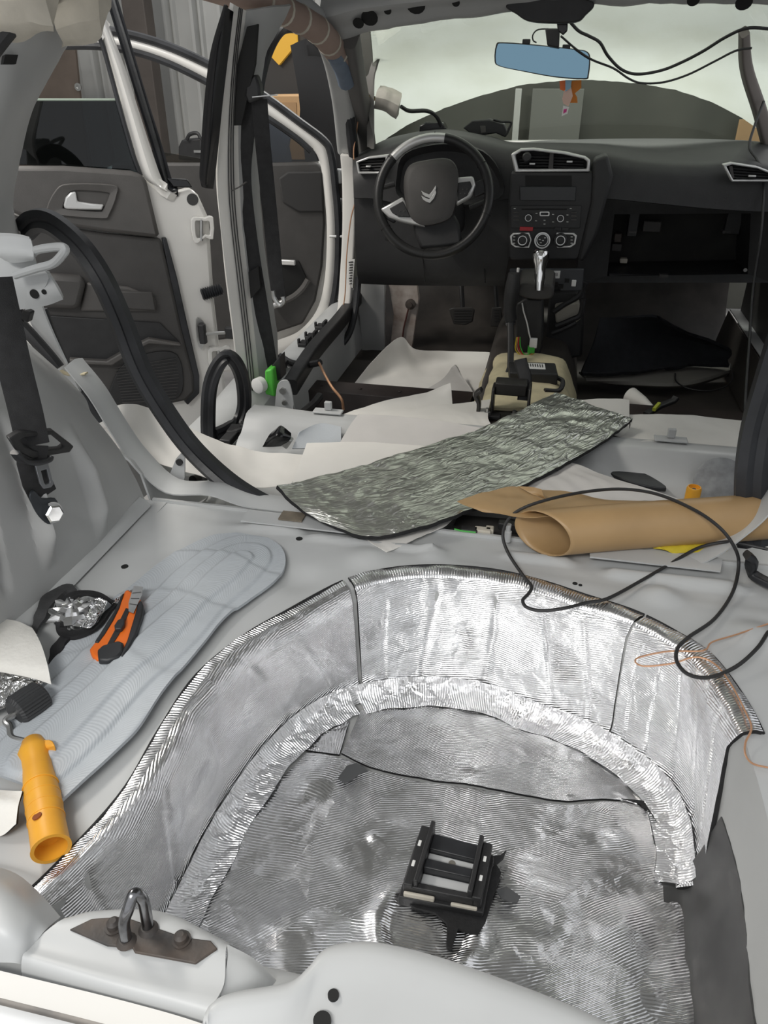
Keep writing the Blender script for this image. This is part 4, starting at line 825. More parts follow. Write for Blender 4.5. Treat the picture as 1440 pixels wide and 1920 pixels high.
MB().lathe([(.016, 0), (.017, .006), (.013, .01), (.016, .014), (.012, .02)], pY(957, 598, 2.42), (0, 0, -1), 18).build('gaiter', M['rubber'], hb_)
MB().sweep([pY(a, b, y) for a, b, y in ((957, 600, 2.42), (958, 640, 2.38), (957, 690, 2.3), (945, 720, 2.25))], rrect(.02, .024, .006), V((0, 1, 0))).build('lever_arm', M['black'], hb_)
MB().lathe([(.004, 0), (.004, .012), (0, .012)], pY(971, 510, 2.42), (0, 0, 1), 12).build('release_button', M['label'], hb_)
# seat belt / hand brake bracket on the tunnel
hm = thing('brake_cable_bracket', 'dark steel handbrake cable bracket bolted on the foam covered tunnel', 'bracket', pz(960, 770, -.07))
mb = MB(); c0 = pz(958, 770, -.07)
mb.box(c0+V((-.005, .02, .06)), (.085, .05, .035)); mb.box(c0+V((-.05, 0, .03)), (.008, .06, .075)); mb.box(c0+V((.045, 0, .03)), (.008, .06, .09))
mb.build('bracket_body', mat('dark_steel', (.05, .048, .045), .4, .6), hm, .004)
mb = MB(); mb.sweep(smooth([c0+V((.03, .03, .02)), c0+V((.03, .05, .07)), c0+V((.015, .07, .105)), c0+V((.01, .075, .12))], 4), rrect(.034, .018, .006), V((0, 1, 0))); mb.build('arm', M['black'], hm)
MB().sweep(smooth([c0+V((-.085, -.03, -.005)), c0+V((-.085, -.03, .03)), c0+V((-.095, -.03, .05)), c0+V((-.08, -.03, .065))], 3), rrect(.01, .03, .003), V((0, 1, 0))).build('hook', mat('steel_dark2', (.06, .058, .055), .4, .6), hm)
MB().box(c0+V((-.06, -.035, -.005)), (.07, .03, .01)).build('foot', M['black'], hm, .002)
for dx in (-.06, .01): MB().lathe([(.009, 0), (.009, .008), (.005, .008), (.005, .018), (0, .018)], c0+V((dx, -.04, 0)), (0, 0, 1), 6).build('bolt', M['zinc'], hm)
ecu = thing('control_unit', 'dark control box with a white sticker under clear film on the tunnel', 'box', pz(990, 700, -.07))
c0 = pz(985, 703, -.06); MB().box(c0+V((.02, .02, .0)), (.14, .1, .035), Matrix.Rotation(.1, 3, 'Z')).build('case', M['black'], ecu, .004)
s_ = MB().box(c0+V((.02, .03, .0185)), (.07, .05, .001), Matrix.Rotation(.1, 3, 'Z')).build('sticker', M['label'], ecu)
for k in range(7): MB().box(c0+V((.005+.007*k, .035, .0195)), (.003, .025, .0008), Matrix.Rotation(.1, 3, 'Z')).build('bar', M['ink'], s_)
MB().tube([c0+V((.09, 0, .0)), c0+V((.11, -.02, -.005)), c0+V((.1, -.07, -.015)), c0+V((.06, -.09, -.01))], .007, 8).build('lead', M['black'], ecu)
# ================================================================== mirror and air fresheners
mi = thing('rear_view_mirror', 'wide clip-on rear view mirror with a blue tinted face', 'mirror', pY(1017, 145, 2.6))
mo = smooth([(930, 84, 0), (942, 79, 0), (1010, 84, 0), (1080, 92, 0), (1100, 96, 0), (1107, 108, 0), (1104, 142, 0), (1096, 149, 0), (1040, 145, 0), (980, 134, 0), (935, 124, 0), (927, 112, 0)], 3, True)
MB().prism([pY(p.x, p.y, 2.60) for p in mo], V((0, .03, 0))).build('housing', M['black'], mi, .003)
MB().prism([pY(1017+(p.x-1017)*.972, 114+(p.y-114)*.93, 2.599) for p in mo], V((0, .002, 0))).build('mirror_glass', mat('blue_mirror', (.2, .33, .42), .05, 1), mi)
for a, b in ((987, 78), (1062, 88)): MB().box(pY(a, b, 2.61), (.022, .02, .012)).build('clamp', M['black'], mi, .002)
MB().prism([pY(a, b, 2.52) for a, b in ((1022, 53), (1050, 53), (1048, 90), (1026, 86))], V((0, .03, 0))).build('mirror_stem', M['black'], mi, .004)
MB().prism([pY(a, b, 2.46) for a, b in ((1043, 38), (1065, 38), (1064, 58), (1056, 66), (1046, 58))], V((0, .03, 0))).build('stem_joint', M['gloss'], mi, .003)
MB().prism([pY(p.x, p.y, 2.39) for p in smooth([(950, 8, 0), (968, 26, 0), (990, 39, 0), (1030, 43, 0), (1080, 41, 0), (1098, 28, 0), (1112, 3, 0), (1030, -12, 0)], 4, True)], V((0, .05, 0))).build('sensor_cover', M['black'], mi, .01)
MB().tube([pY(a, b, 2.61) for a, b in ((1028, 54), (1008, 56), (999, 66), (1000, 76), (1006, 80))], .0022, 6).build('mirror_lead', M['black'], mi)
cab = tag(MB().tube([pY(a, b, 2.44+.2*min(1, max(0, b-40)/90)) for a, b in ((1068, 40), (1085, 58), (1105, 68), (1125, 80), (1140, 105), (1165, 130), (1195, 139), (1240, 132), (1280, 116), (1320, 95), (1360, 70), (1400, 53), (1445, 54))], .0042, 8).build('dashcam_cable', M['black']), 'thick black cable sagging across the windscreen from the sensor cover', 'cable')
tag(MB().tube([pY(a, b, 2.5+.12*min(1, max(0, b-60)/80)) for a, b in ((1052, 68), (1080, 92), (1110, 112), (1150, 128), (1180, 148), (1205, 156), (1245, 154), (1290, 140), (1340, 115), (1380, 95), (1410, 90))], .003, 8).build('mirror_cable', M['black']), 'thin black mirror cable sagging lowest across the windscreen', 'cable')
af = thing('air_freshener', 'orange and pink paper air fresheners hanging below the mirror', 'air freshener', pY(1070, 215, 2.62))
for o, m, y in ((((1049, 152), (1062, 150), (1070, 160), (1062, 172), (1050, 168)), M['orange'], 2.625), (((1070, 152), (1090, 150), (1090, 165), (1078, 175), (1082, 182), (1083, 193), (1066, 193), (1068, 180), (1072, 170)), mat('orange_card', (.62, .2, .02), .6), 2.62),
                (((1058, 170), (1070, 160), (1074, 180), (1066, 200), (1056, 194), (1054, 185)), mat('pink_card', (.72, .5, .42), .7), 2.612), (((1060, 150), (1072, 150), (1070, 165), (1060, 172)), mat('blue_ribbon', (.25, .42, .55), .6), 2.61)):
    MB().prism([pY(a, b, y) for a, b in o], V((0, .003, 0))).build('scent_card', m, af)
tg = MB().prism([pY(a, b, 2.61) for a, b in ((1056, 198), (1067, 201), (1064, 213), (1053, 218))], V((0, .003, 0))).build('tag', M['label'], af)
MB().prism([pY(a, b, 2.609) for a, b in ((1057, 205), (1063, 204), (1062, 210), (1056, 213))], V((0, .001, 0))).build('tag_print', mat('magenta', (.6, .05, .25), .6), tg)
# ================================================================== passenger footwell
FM = tag(MB().patch([[pz(a, b, z) for a, b, z in ((1125, 598, -.02), (1180, 592, .0), (1228, 590, .0), (1250, 610, -.05))], [pz(a, b, z) for a, b, z in ((1110, 645, -.09), (1190, 640, -.10), (1270, 630, -.11), (1365, 650, -.13))], [pz(a, b, z) for a, b, z in ((1090, 695, -.18), (1190, 690, -.18), (1290, 680, -.18), (1362, 676, -.18))], [pz(a, b, z) for a, b, z in ((1092, 704, -.19), (1190, 700, -.19), (1280, 688, -.19), (1366, 690, -.19))]], 20, 24, .01, lambda u, v, p: .006*fbm(p, 8)).build('floor_mat', M['mat_b']), 'black carpet piece lying in the passenger footwell', 'mat')
tag(MB().patch([[pz(a, b, -.21) for a, b in ((1085, 700), (1190, 700), (1300, 690), (1378, 682))], [pz(a, b, -.215) for a, b in ((1100, 712), (1190, 718), (1290, 718), (1382, 690))], [pz(a, b, -.235) for a, b in ((1120, 712), (1200, 723), (1290, 722), (1372, 700))]], 10, 20, .006).build('insulation_mat', mat('grey_mat_edge', (.2, .19, .17), .7)), 'grey insulation mat edge curling from under the black carpet piece', 'mat')
tag(MB().tube([pz(a, b, -.2) for a, b in ((1266, 700), (1268, 715), (1290, 728), (1330, 733), (1360, 725), (1373, 710), (1370, 690), (1368, 670))], .0025, 6).build('footwell_wire', M['black']), 'thin dark wire looped over the passenger floor', 'wire')
# ================================================================== rear door, left, swung open
rdn = V((.53, -.85, 0)).normalized(); rdp = V((-.897, 2.15, .3))
rd = thing('rear_door', 'open white rear car door with dark grey trim and half lowered tinted window', 'car door', (-1.2, 1.95, -.35))
def R_(px, py, h=0.0): return pP(px, py, (rdp+rdn*h, rdn))
def rpl(pts, h, t, name, m, par=rd, bev=0.0): return MB().prism([R_(a, b, h) for a, b in pts], rdn*-t).build(name, m, par, bev)
shell = rpl(((10, 318), (60, 318), (262, 322), (290, 345), (320, 364), (358, 353), (372, 366), (392, 410), (402, 560), (412, 650), (432, 780), (420, 828), (380, 812), (250, 810), (120, 800), (40, 620), (10, 420)), -.02, .05, 'door_shell', M['white'], bev=.012)
rpl(((12, 312), (120, 312), (245, 321), (266, 327), (275, 340), (287, 390), (299, 440), (296, 447), (200, 436), (60, 415), (14, 395)), .02, .03, 'upper_trim', M['trim2'], bev=.012)
low = rpl(((14, 398), (60, 418), (200, 438), (302, 447), (320, 520), (342, 620), (364, 705), (366, 735), (350, 752), (240, 775), (130, 770), (60, 610), (20, 480)), .005, .02, 'lower_trim', M['trim'], bev=.01)
rpl(((304, 447), (312, 446), (332, 520), (352, 610), (374, 705), (374, 738), (352, 760), (345, 752), (362, 735), (362, 705), (340, 620), (318, 520)), .0, .02, 'door_seal', M['rubber'], bev=.003)
rpl(((90, 515), (150, 520), (162, 530), (150, 575), (140, 582), (70, 578), (60, 545)), .05, .045, 'armrest', M['trim'], low, .014)
rpl(((162, 530), (240, 538), (292, 560), (294, 585), (150, 584)), .02, .012, 'armrest_panel', M['trim2'], low, .006)
rpl(((195, 545), (286, 548), (293, 583), (190, 577)), .03, .01, 'pull_insert', M['trim'], low, .004)
rpl(((70, 590), (300, 605), (340, 645), (280, 640), (240, 655), (200, 680), (130, 676), (90, 640)), .012, .006, 'storage_pocket', M['black'], low, .004)
rpl(((130, 674), (200, 678), (240, 655), (280, 636), (340, 646), (338, 650), (280, 645), (250, 660), (210, 686), (132, 682)), .035, .03, 'pocket_lip', M['trim2'], low, .004)
sp = rpl([(p.x, p.y) for p in smooth([(210, 720, 0), (235, 680, 0), (290, 660, 0), (332, 665, 0), (344, 710, 0), (335, 745, 0), (290, 760, 0), (210, 755, 0)], 3, True)], .012, .006, 'speaker_grille', M['black'], low, .002)
for k in range(14): MB().tube([R_(214+k*1.2, 690+5*k, .014), R_(336-abs(k-6)*1.0, 672+6.0*k, .014)], .0012, 5, 1).build('grille_rib', M['trim'], sp)
bz = MB().ring([R_(p.x, p.y, .035) for p in smooth([(87, 392, 0), (105, 356, 0), (130, 345, 0), (212, 347, 0), (220, 362, 0), (205, 402, 0), (190, 410, 0), (100, 402, 0)], 3, True)],
               [R_(p.x, p.y, .03) for p in smooth([(118, 388, 0), (128, 364, 0), (145, 357, 0), (200, 361, 0), (204, 368, 0), (194, 392, 0), (184, 397, 0), (126, 392, 0)], 3, True)], rdn*-.02).build('handle_bezel', M['trim2'], rd, .003)
MB().prism([R_(p.x, p.y, .016) for p in smooth([(118, 388, 0), (128, 364, 0), (145, 357, 0), (200, 361, 0), (204, 368, 0), (194, 392, 0), (184, 397, 0), (126, 392, 0)], 3, True)], rdn*-.004).build('handle_recess', M['void'], bz)
MB().prism([R_(a, b, .034) for a, b in ((119, 386), (123, 370), (132, 361), (142, 359), (145, 378), (170, 382), (195, 384), (191, 394), (140, 393), (122, 392))], rdn*-.014).build('handle', M['silver'], bz, .004)
rpl(((24, 309), (64, 187), (220, 187), (243, 250), (264, 327), (120, 312)), -.01, .005, 'window_glass', M['tint'])
MB().tube([R_(a, b, -.012) for a, b in ((63, 187), (140, 187), (220, 187))], .0035, 6, 2).build('glass_edge', mat('green_glass_edge', (.3, .36, .3), .3), rd)
fr1 = [(178, 62), (192, 36), (200, 40), (232, 120), (258, 200), (282, 275), (308, 345), (332, 366)]; fr0 = [(178, 72), (186, 66), (196, 84), (212, 140), (232, 210), (250, 275), (268, 330), (296, 352)]
MB().patch([[R_(a, b, -.01) for a, b in fr0], [R_((a+c)/2, (b+d)/2, .012) for (a, b), (c, d) in zip(fr0, fr1)], [R_(a, b, -.01) for a, b in fr1]], 6, 30, .02).build('window_frame', M['white'], rd)
s0 = [(200, -10), (210, 20), (228, 80), (258, 180), (290, 280), (306, 335), (318, 362), (333, 362)]; s1 = [(215, -10), (222, 15), (242, 80), (272, 180), (302, 280), (314, 330), (322, 350), (334, 352)]
MB().patch([[R_(a, b, -.02) for a, b in s0], [R_((a+c)/2, (b+d)/2, -.005) for (a, b), (c, d) in zip(s0, s1)], [R_(a, b, -.02) for a, b in s1]], 6, 30, .02).build('frame_seal', M['rubber'], rd)
MB().tube([R_(a, b, .002) for a, b in ((178, 70), (190, 78), (208, 140), (228, 215), (248, 285), (264, 330))], .006, 8).build('glass_channel', M['rubber'], rd)
rpl(((312, 334), (352, 337), (361, 352), (325, 351)), -.01, .02, 'belt_strip', M['gloss'], bev=.003)
MB().lathe([(.006, 0), (.006, .004), (.003, .005), (0, .005)], R_(327, 358, -.014), rdn, 12).build('frame_screw', M['zinc'], rd)
MB().lathe([(.016, 0), (.016, .0015)], R_(361, 374, -.02), rdn, 18).build('shell_hole', mat('hole_grey', (.05, .05, .05), .7), rd)
for yo, sx in ((405, 0), (650, 32)):
    mb = MB(); mb.ring([R_(p.x+sx, p.y+yo, .0) for p in smooth([(358, 8, 0), (368, 2, 0), (385, 4, 0), (400, 2, 0), (400, 44, 0), (385, 40, 0), (370, 52, 0), (362, 44, 0)], 2, True)], [R_(p.x+sx, p.y+yo, .0) for p in smooth([(366, 12, 0), (372, 9, 0), (386, 10, 0), (394, 12, 0), (394, 36, 0), (385, 35, 0), (374, 42, 0), (368, 38, 0)], 2, True)], rdn*-.02)
    h = mb.build('hinge', M['white'], rd, .002); MB().tube([R_(377+sx, yo+6, -.005), R_(377+sx, yo+46, -.005)], .006, 8, 1).build('hinge_pin', M['zinc'], h)
mb = MB()
for k in range(9): mb.lathe([(.014, 0), (.019, .004), (.014, .008)], R_(378+4.2*k, 553-1.2*k, -.012), R_(420, 540, -.012)-R_(378, 553, -.012), 14)
mb.build('wiring_bellows', M['rubber'], rd)
MB().prism([R_(p.x, p.y, -.008) for p in smooth([(368, 600, 0), (376, 598, 0), (386, 612, 0), (386, 635, 0), (378, 656, 0), (370, 640, 0)], 2, True)], rdn*-.01).build('strap_plate', M['zinc'], rd)
MB().tube([R_(374, 627, .006), R_(400, 625, .006), R_(422, 624, .006)], .005, 8, 2).build('check_strap', M['zinc'], rd)
MB().box(R_(432, 624, .008), (.03, .02, .035)).build('strap_end', M['black'], rd, .004)
MB().box(R_(380, 626, .006), (.02, .02, .06)).build('strap_block', M['black'], rd, .004)
# ================================================================== front door, left, swung open
fdn = V((.34, -.94, 0)).normalized(); fdp = V((-.77, 3.0, .1))
fd = thing('front_door', 'open white front car door with black inner trim seen through the front doorway', 'car door', (-1.2, 2.8, -.35))
def F_(px, py, h=0.0): return pP(px, py, (fdp+fdn*h, fdn))
def fpl(pts, h, t, name, m, par=fd, bev=0.0): return MB().prism([F_(a, b, h) for a, b in pts], fdn*-t).build(name, m, par, bev)
fpl(((200, 312), (500, 312), (600, 304), (622, 310), (630, 420), (625, 540), (604, 615), (560, 662), (522, 690), (400, 700), (220, 690), (180, 500)), -.03, .05, 'door_shell', M['white'], bev=.01)
fpl(((210, 305), (500, 306), (596, 304), (605, 318), (610, 420), (605, 500), (592, 565), (568, 608), (520, 624), (400, 640), (240, 620), (200, 450)), .0, .03, 'door_trim', M['trim'], bev=.01)
fpl(((522, 335), (540, 322), (604, 322), (607, 398), (560, 398), (530, 380)), .012, .012, 'trim_insert', mat('trim_cloth', (.035, .034, .034), .85), bev=.006)
fpl(((505, 490), (560, 488), (575, 520), (565, 545), (540, 560), (510, 556)), .008, .01, 'door_pocket', M['void'], bev=.004)
MB().tube([F_(a, b, .02) for a, b in ((512, 572), (530, 566), (552, 555), (568, 540), (578, 524))], .012, 8).build('pocket_lip', M['trim2'], fd)
MB().box(F_(540, 492, .02), (.06, .015, .02)).build('handle', M['silver'], fd, .004)
MB().tube([F_(a, b, .03) for a, b in ((512, 574), (524, 570), (533, 566))], .012, 10).build('pull_cup', M['satin'], fd)
of = [(100, 62), (180, 62), (250, 74), (320, 96), (395, 130), (440, 155), (495, 188), (560, 236), (602, 268), (614, 290), (622, 350), (628, 430), (624, 530), (606, 600), (566, 648), (524, 676)]
if_ = [(100, 80), (180, 80), (250, 90), (320, 113), (395, 150), (440, 176), (500, 212), (558, 252), (588, 278), (602, 305), (609, 350), (615, 430), (611, 520), (596, 580), (562, 620), (520, 638)]
MB().patch([[F_(a, b, .0) for a, b in of], [F_((a+c)/2, (b+d)/2, .008) for (a, b), (c, d) in zip(of, if_)], [F_(a, b, .0) for a, b in if_]], 6, 70, .008).build('window_frame', M['white'], fd)
for nm, src, dx, dy, r in (('outer_seal', of, 3, -6, .014), ('inner_seal', if_[:9], -2, 6, .011)):
    sgn = 1 if nm == 'outer_seal' else -1; pts_ = []
    for q in range(len(src)):
        (xa, ya), (xb, yb) = src[max(q-1, 0)], src[min(q+1, len(src)-1)]; l_ = math.hypot(xb-xa, yb-ya)
        pts_.append(F_(src[q][0]+sgn*7*(yb-ya)/l_, src[q][1]-sgn*7*(xb-xa)/l_, .012))
    MB().tube(pts_, r, 8, 4).build(nm, M['rubber'], fd)
fpl(((250, 276), (395, 300), (440, 178), (500, 214), (558, 254), (588, 280), (598, 306), (250, 308)), -.015, .004, 'window_glass', mat('x', (.1, .1, .1)) if 0 else glassmat('smoky_glass', (.42, .42, .4)))
for yo in (330, 385, 545):
    MB().box(F_(632, yo, -.01), (.04, .04, .05)).build('hinge', M['paint_d'], fd, .005)
MB().tube([F_(618, 443, .01), F_(640, 443, .02), F_(662, 443, .03)], .006, 8, 2).build('check_strap', M['zinc'], fd)
MB().tube([F_(622, 505, -.01), F_(640, 500, -.01)], .018, 10, 2).build('wiring_bellows', M['rubber'], fd)
# black seal round the front doorway
tag(MB().tube([pY(a, b, y) for a, b, y in ((500, 700, 2.22), (490, 620, 2.2), (482, 500, 2.2), (478, 350, 2.2), (480, 200, 2.2), (492, 120, 2.22), (515, 65, 2.28), (540, 48, 2.36), (575, 58, 2.46), (615, 100, 2.56), (640, 150, 2.66), (655, 220, 2.76), (663, 290, 2.84))], .018, 10, 6).build('doorway_seal', M['rubber']), 'black rubber weather seal lining the front doorway up to the roof rail', 'seal')
# ================================================================== front seat belt on the B pillar
fb = thing('front_seat_belt', 'black front seat belt hanging on the pillar with a green tensioner at its foot', 'seat belt', pY(500, 780, 2.12))
def strap(pts, w, name, m, par, up=V((0, 1, .2)), t=.0022, k=6): return MB().sweep(smooth(pts, k), rrect(w, t, t*.45, 2), up).build(name, m, par)
strap([pY(a, b, y) for a, b, y in ((470, 185, 1.96), (460, 260, 1.98), (456, 340, 2.0), (470, 460, 2.02), (490, 580, 2.04), (508, 690, 2.06))], .044, 'belt_strap', M['web'], fb)
strap([pY(a, b, y) for a, b, y in ((486, 185, 1.95), (492, 260, 1.97), (500, 340, 1.99), (510, 440, 2.0), (518, 520, 2.0), (524, 560, 2.0))], .04, 'belt_strap', M['web'], fb)
MB().prism([pY(a, b, 1.93) for a, b in ((460, 150), (478, 138), (486, 160), (488, 185), (466, 195), (458, 180))], V((0, .03, 0))).build('belt_guide', M['black'], fb, .006)
MB().sweep([pY(a, b, 1.925) for a, b in ((474, 182), (495, 180), (520, 178))], rrect(.003, .009, .001), V((0, 1, 0))).build('tongue', M['satin'], fb)
MB().sweep([pY(a, b, 1.95) for a, b in ((436, 357), (450, 350), (462, 341))], rrect(.003, .008, .001), V((0, 1, 0))).build('stop_clip', M['trim2'], fb)
MB().tube([pY(a, b, 1.98) for a, b in ((512, 545), (515, 560), (525, 572), (532, 566), (530, 556))], .006, 8).build('belt_ring', M['zinc'], fb)
rt = MB(); rt.prism([pY(a, b, 1.96) for a, b in ((496, 695), (510, 692), (513, 715), (516, 745), (497, 740))], V((0, .05, 0))); rt.build('tensioner', mat('bright_green', (.1, .55, .06), .45), fb, .005)
MB().lathe([(.022, 0), (.022, .02), (.018, .022), (0, .022)], pY(491, 720, 1.965), (-.4, -1, 0), 24).build('spool_cap', M['label'], fb)
MB().prism([pY(a, b, 1.99) for a, b in ((506, 690), (524, 668), (527, 712), (515, 716))], V((0, .05, 0))).build('retractor', M['black'], fb, .003)
lg = MB().prism([pY(p.x, p.y, 1.95) for p in smooth([(520, 722, 0), (530, 713, 0), (541, 716, 0), (548, 740, 0), (550, 765, 0), (536, 772, 0), (516, 782, 0), (516, 755, 0)], 3, True)], V((0, .005, 0))).build('anchor_plate', M['paint'], fb, .001)
MB().lathe([(.01, 0), (.01, .008), (0, .008)], pY(531, 732, 1.95), (0, -1, 0), 6).build('anchor_bolt', M['zinc'], lg)
MB().lathe([(.007, 0), (.007, .012), (0, .012)], pY(533, 753, 1.95), (.3, -1, 0), 10).build('anchor_stud', M['zinc'], lg)
# wires at the foot of the pillar
for nm, lab, pts, r, m in (('sill_harness', 'black wiring harness lying along the door sill by the pillar foot', ((525, 668, -.06), (545, 680, -.07), (575, 684, -.08), (600, 680, -.06)), .011, 'black'),
                           ('orange_lead', 'thin brown and orange lead hanging from the sill harness', ((598, 680, -.06), (608, 700, -.05), (622, 725, -.07), (640, 748, -.1), (644, 768, -.14)), .004, 'copper'),
                           ('floor_harness', 'thick black harness running across the sill to the rear floor', ((600, 742, -.12), (585, 760, -.13), (560, 778, -.12), (520, 790, -.12), (480, 800, -.13)), .012, 'black'),
                           ('sill_cable', 'black cable bundle beside the loop seal on the rear sill', ((516, 770, -.07), (490, 785, -.07), (460, 802, -.07), (430, 815, -.08)), .008, 'black')):
    tag(MB().tube([pz(*p) for p in pts], r, 8).build(nm, M[m]), lab, 'wire')
cl = thing('connector_cluster', 'cluster of black plastic connectors on the rear door sill', 'connector', pz(460, 815, -.1))
for a, b, w, h in ((440, 808, .05, .02), (462, 802, .03, .03), (478, 812, .04, .02), (430, 822, .06, .018), (470, 822, .06, .02)): MB().box(pz(a, b, -.08), (w, .03, h), Matrix.Rotation(.4+a*.01, 3, 'Z')).build('connector', M['black'], cl, .003)
# bar light in black tape (seat wiring boot)
pb = thing('buckle_boot', 'shiny black folded seat buckle boot standing on the rear seat pan', 'boot', pz(515, 835, -.06))
MB().patch([[pz(a, b, z) for a, b, z in ((492, 838, -.06), (512, 838, -.06), (535, 836, -.06))], [pz(a, b, z) for a, b, z in ((505, 815, -.03), (518, 818, -.02), (545, 822, -.035))], [pz(a, b, z) for a, b, z in ((518, 803, -.02), (528, 798, -.01), (546, 812, -.03))]], 8, 8, .02).build('boot_body', M['gloss'], pb, .003)
MB().box(pz(538, 828, -.05), (.02, .02, .028), Matrix.Rotation(.6, 3, 'Y')).build('boot_plate', M['zinc'], pb, .003)
# loop of spare seal
tag(MB().sweep(smooth([pY(a, b, y) for a, b, y in ((392, 838, 1.66), (390, 790, 1.68), (393, 730, 1.70), (406, 690, 1.72), (425, 669, 1.74), (443, 682, 1.76), (455, 715, 1.78), (458, 760, 1.78), (448, 790, 1.76), (428, 805, 1.72), (404, 816, 1.68))], 5), [(-.017, -.008), (-.008, -.012), (0, -.007), (.008, -.012), (.017, -.008), (.017, .008), (.006, .012), (-.006, .012), (-.017, .008)], V((0, 1, 0))).build('seal_loop', M['rubber']), 'loop of black rubber door seal standing at the rear sill', 'seal')
# long door seal hanging over the flange
tag(MB().sweep(smooth([pY(a, b, y) for a, b, y in ((45, 432, 1.34), (66, 415, 1.33), (100, 420, 1.32), (150, 462, 1.30), (190, 520, 1.28), (225, 595, 1.27), (262, 690, 1.26), (305, 765, 1.26), (360, 840, 1.26), (430, 905, 1.25), (500, 948, 1.235), (565, 972, 1.225))], 6), [(-.02, -.010), (-.01, -.016), (0, -.009), (.006, -.013), (.02, -.010), (.021, .006), (.008, .012), (-.008, .012), (-.021, .006)], V((0, 1, 0))).build('door_seal', M['rubber']), 'long black rubber door seal arching down over the seat back flange', 'seal')
# black tube of trim at the right
tag(MB().sweep(smooth([pY(a, b, y) for a, b, y in ((1560, 330, 1.42), (1530, 450, 1.40), (1500, 560, 1.37), (1470, 640, 1.35), (1445, 720, 1.33), (1422, 800, 1.31), (1410, 880, 1.29), (1408, 950, 1.28), (1410, 1020, 1.27))], 6), [(-.026, -.012), (-.012, -.02), (0, -.014), (.012, -.02), (.026, -.012), (.026, .01), (.012, .02), (-.012, .02), (-.026, .01)], V((0, 1, 0))).build('door_seal', mat('grey_rubber', (.035, .037, .042), .45, 0, .3, 12)), 'thick dark rubber seal hanging upright beside the kraft paper roll', 'seal')
tag(MB().sweep(smooth([pz(1290+0, 1040, .03), pz(1400, 1040, .05), pz(1410, 1075, .01), pz(1455, 1100, .01)], 5)[5:], rrect(.02, .012, .004), V((0, 0, 1))).build('rubber_strap', M['rubber']), 'short dark rubber strap on the boot edge under the upright seal', 'strap')
# ================================================================== things standing in the garage
gp = tag(MB().box((pY(276, 150, 5.3).x, 5.3, .9), (.15, .12, 2.86)).build('steel_post', M['post'], None, .006), 'brown steel post standing against the corrugated garage wall', 'post')
for x, lb_ in ((-1.45, 'narrow light metal stud on the front wall beside the black board'), (1.95, 'narrow light metal stud on the front wall beyond the dark tarpaulin')): 
    gp = MB().box((x, 5.45, .9), (.06, .06, 2.86)).build('wall_stud', M['corr'], None, .004); tag(gp, lb_, 'post', 'studs on the front garage wall')
bd = thing('plywood_board', 'dark brown plywood board leaning behind the open rear door', 'board', (-3.75, 4.9, GZ))
MB().prism([pY(a, b, 4.9) for a, b in ((-60, 80), (140, 85), (165, 330), (-60, 330))], V((0, .02, 0))).build('sheet', M['ply'], bd)
MB().lathe([(.022, 0), (.022, .008), (.01, .008), (.01, .002), (0, .002)], pY(147, 163, 4.895), (0, -1, 0), 16).build('washer', M['zinc'], bd)
nb = tag(MB().prism([pY(a, b, 4.3) for a, b in ((478, 20), (640, 10), (655, 330), (640, 420), (478, 420))], V((0, .04, 0))).build('black_board', mat('black_board', (.028, .025, .023), .6)), 'large black board standing beyond the open front door', 'board')
tag(MB().prism([pY(a, b, 4.27) for a, b in ((506, 82), (535, 50), (554, 55), (556, 82), (523, 122), (504, 102))], V((0, .03, 0))).build('yellow_panel', M['oboard']), 'orange-yellow panel corner in front of the black board', 'panel')
cbx = thing('cardboard_box', 'brown cardboard box beyond the front door window', 'box', pY(545, 300, 3.9))
MB().prism([pY(a, b, 3.9) for a, b in ((496, 180), (572, 179), (580, 240), (590, 300), (500, 300))], V((-.05, .3, 0))).build('box_body', M['card'], cbx, .004)
MB().prism([pY(a, b, 3.895) for a, b in ((522, 192), (555, 192), (556, 214), (522, 212))], V((0, .003, 0))).build('box_label', mat('box_print', (.36, .22, .11), .8), cbx)
q_ = pY(545, 300, 3.9); tag(MB().box((q_.x-.03, 4.06, (GZ+q_.z)/2), (.34, .3, q_.z-GZ-.004)).build('dark_crate', M['ply'], None, .006), 'dark crate carrying the cardboard box beyond the front door', 'crate')
cs = thing('bucket_chair', 'black removed car seat with headrest standing outside the front doorway', 'seat', pY(620, 330, 3.8))
MB().patch([[pY(a, b, 3.75) for a, b in ((570, 120), (600, 108), (640, 130))], [pY(a, b, 3.68) for a, b in ((575, 170), (605, 165), (645, 180))], [pY(a, b, 3.72) for a, b in ((580, 235), (615, 250), (650, 260))], [pY(a, b, 3.72) for a, b in ((590, 330), (615, 335), (650, 340))]], 14, 10, .12).build('backrest', mat('black_fabric', (.014, .014, .015), .9), cs)
MB().patch([[pY(a, b, 3.7) for a, b in ((588, 62), (606, 58), (628, 66))], [pY(a, b, 3.66) for a, b in ((584, 85), (606, 85), (634, 90))], [pY(a, b, 3.7) for a, b in ((592, 108), (608, 110), (628, 112))]], 8, 8, .07).build('headrest', mat('black_fabric2', (.016, .016, .017), .9), cs)
bs = thing('blue_chair', 'dark blue seat back behind the front door glass', 'seat', V((pY(520, 320, 3.5).x, 3.5, GZ)))
q_ = pY(520, 320, 3.5); MB().patch([[V((q_.x+x, 3.47+y*.05, z)) for x in (-.14, 0, .14)] for y, z in ((0, GZ+.02), (-2, GZ+.4), (0, q_.z))], 10, 10, .09).build('backrest', M['blue'], bs)
MB().patch([[pY(a, b, 3.45) for a, b in ((500, 252), (518, 246), (536, 258))], [pY(a, b, 3.40) for a, b in ((496, 285), (520, 280), (546, 290))], [pY(a, b, 3.45) for a, b in ((496, 325), (520, 325), (548, 325))]], 10, 10, .08).build('headrest', M['blue'], bs)
tb = thing('tool_case', 'small black tool case with a handle on the bench beyond the front door', 'case', pY(358, 300, 4.4))
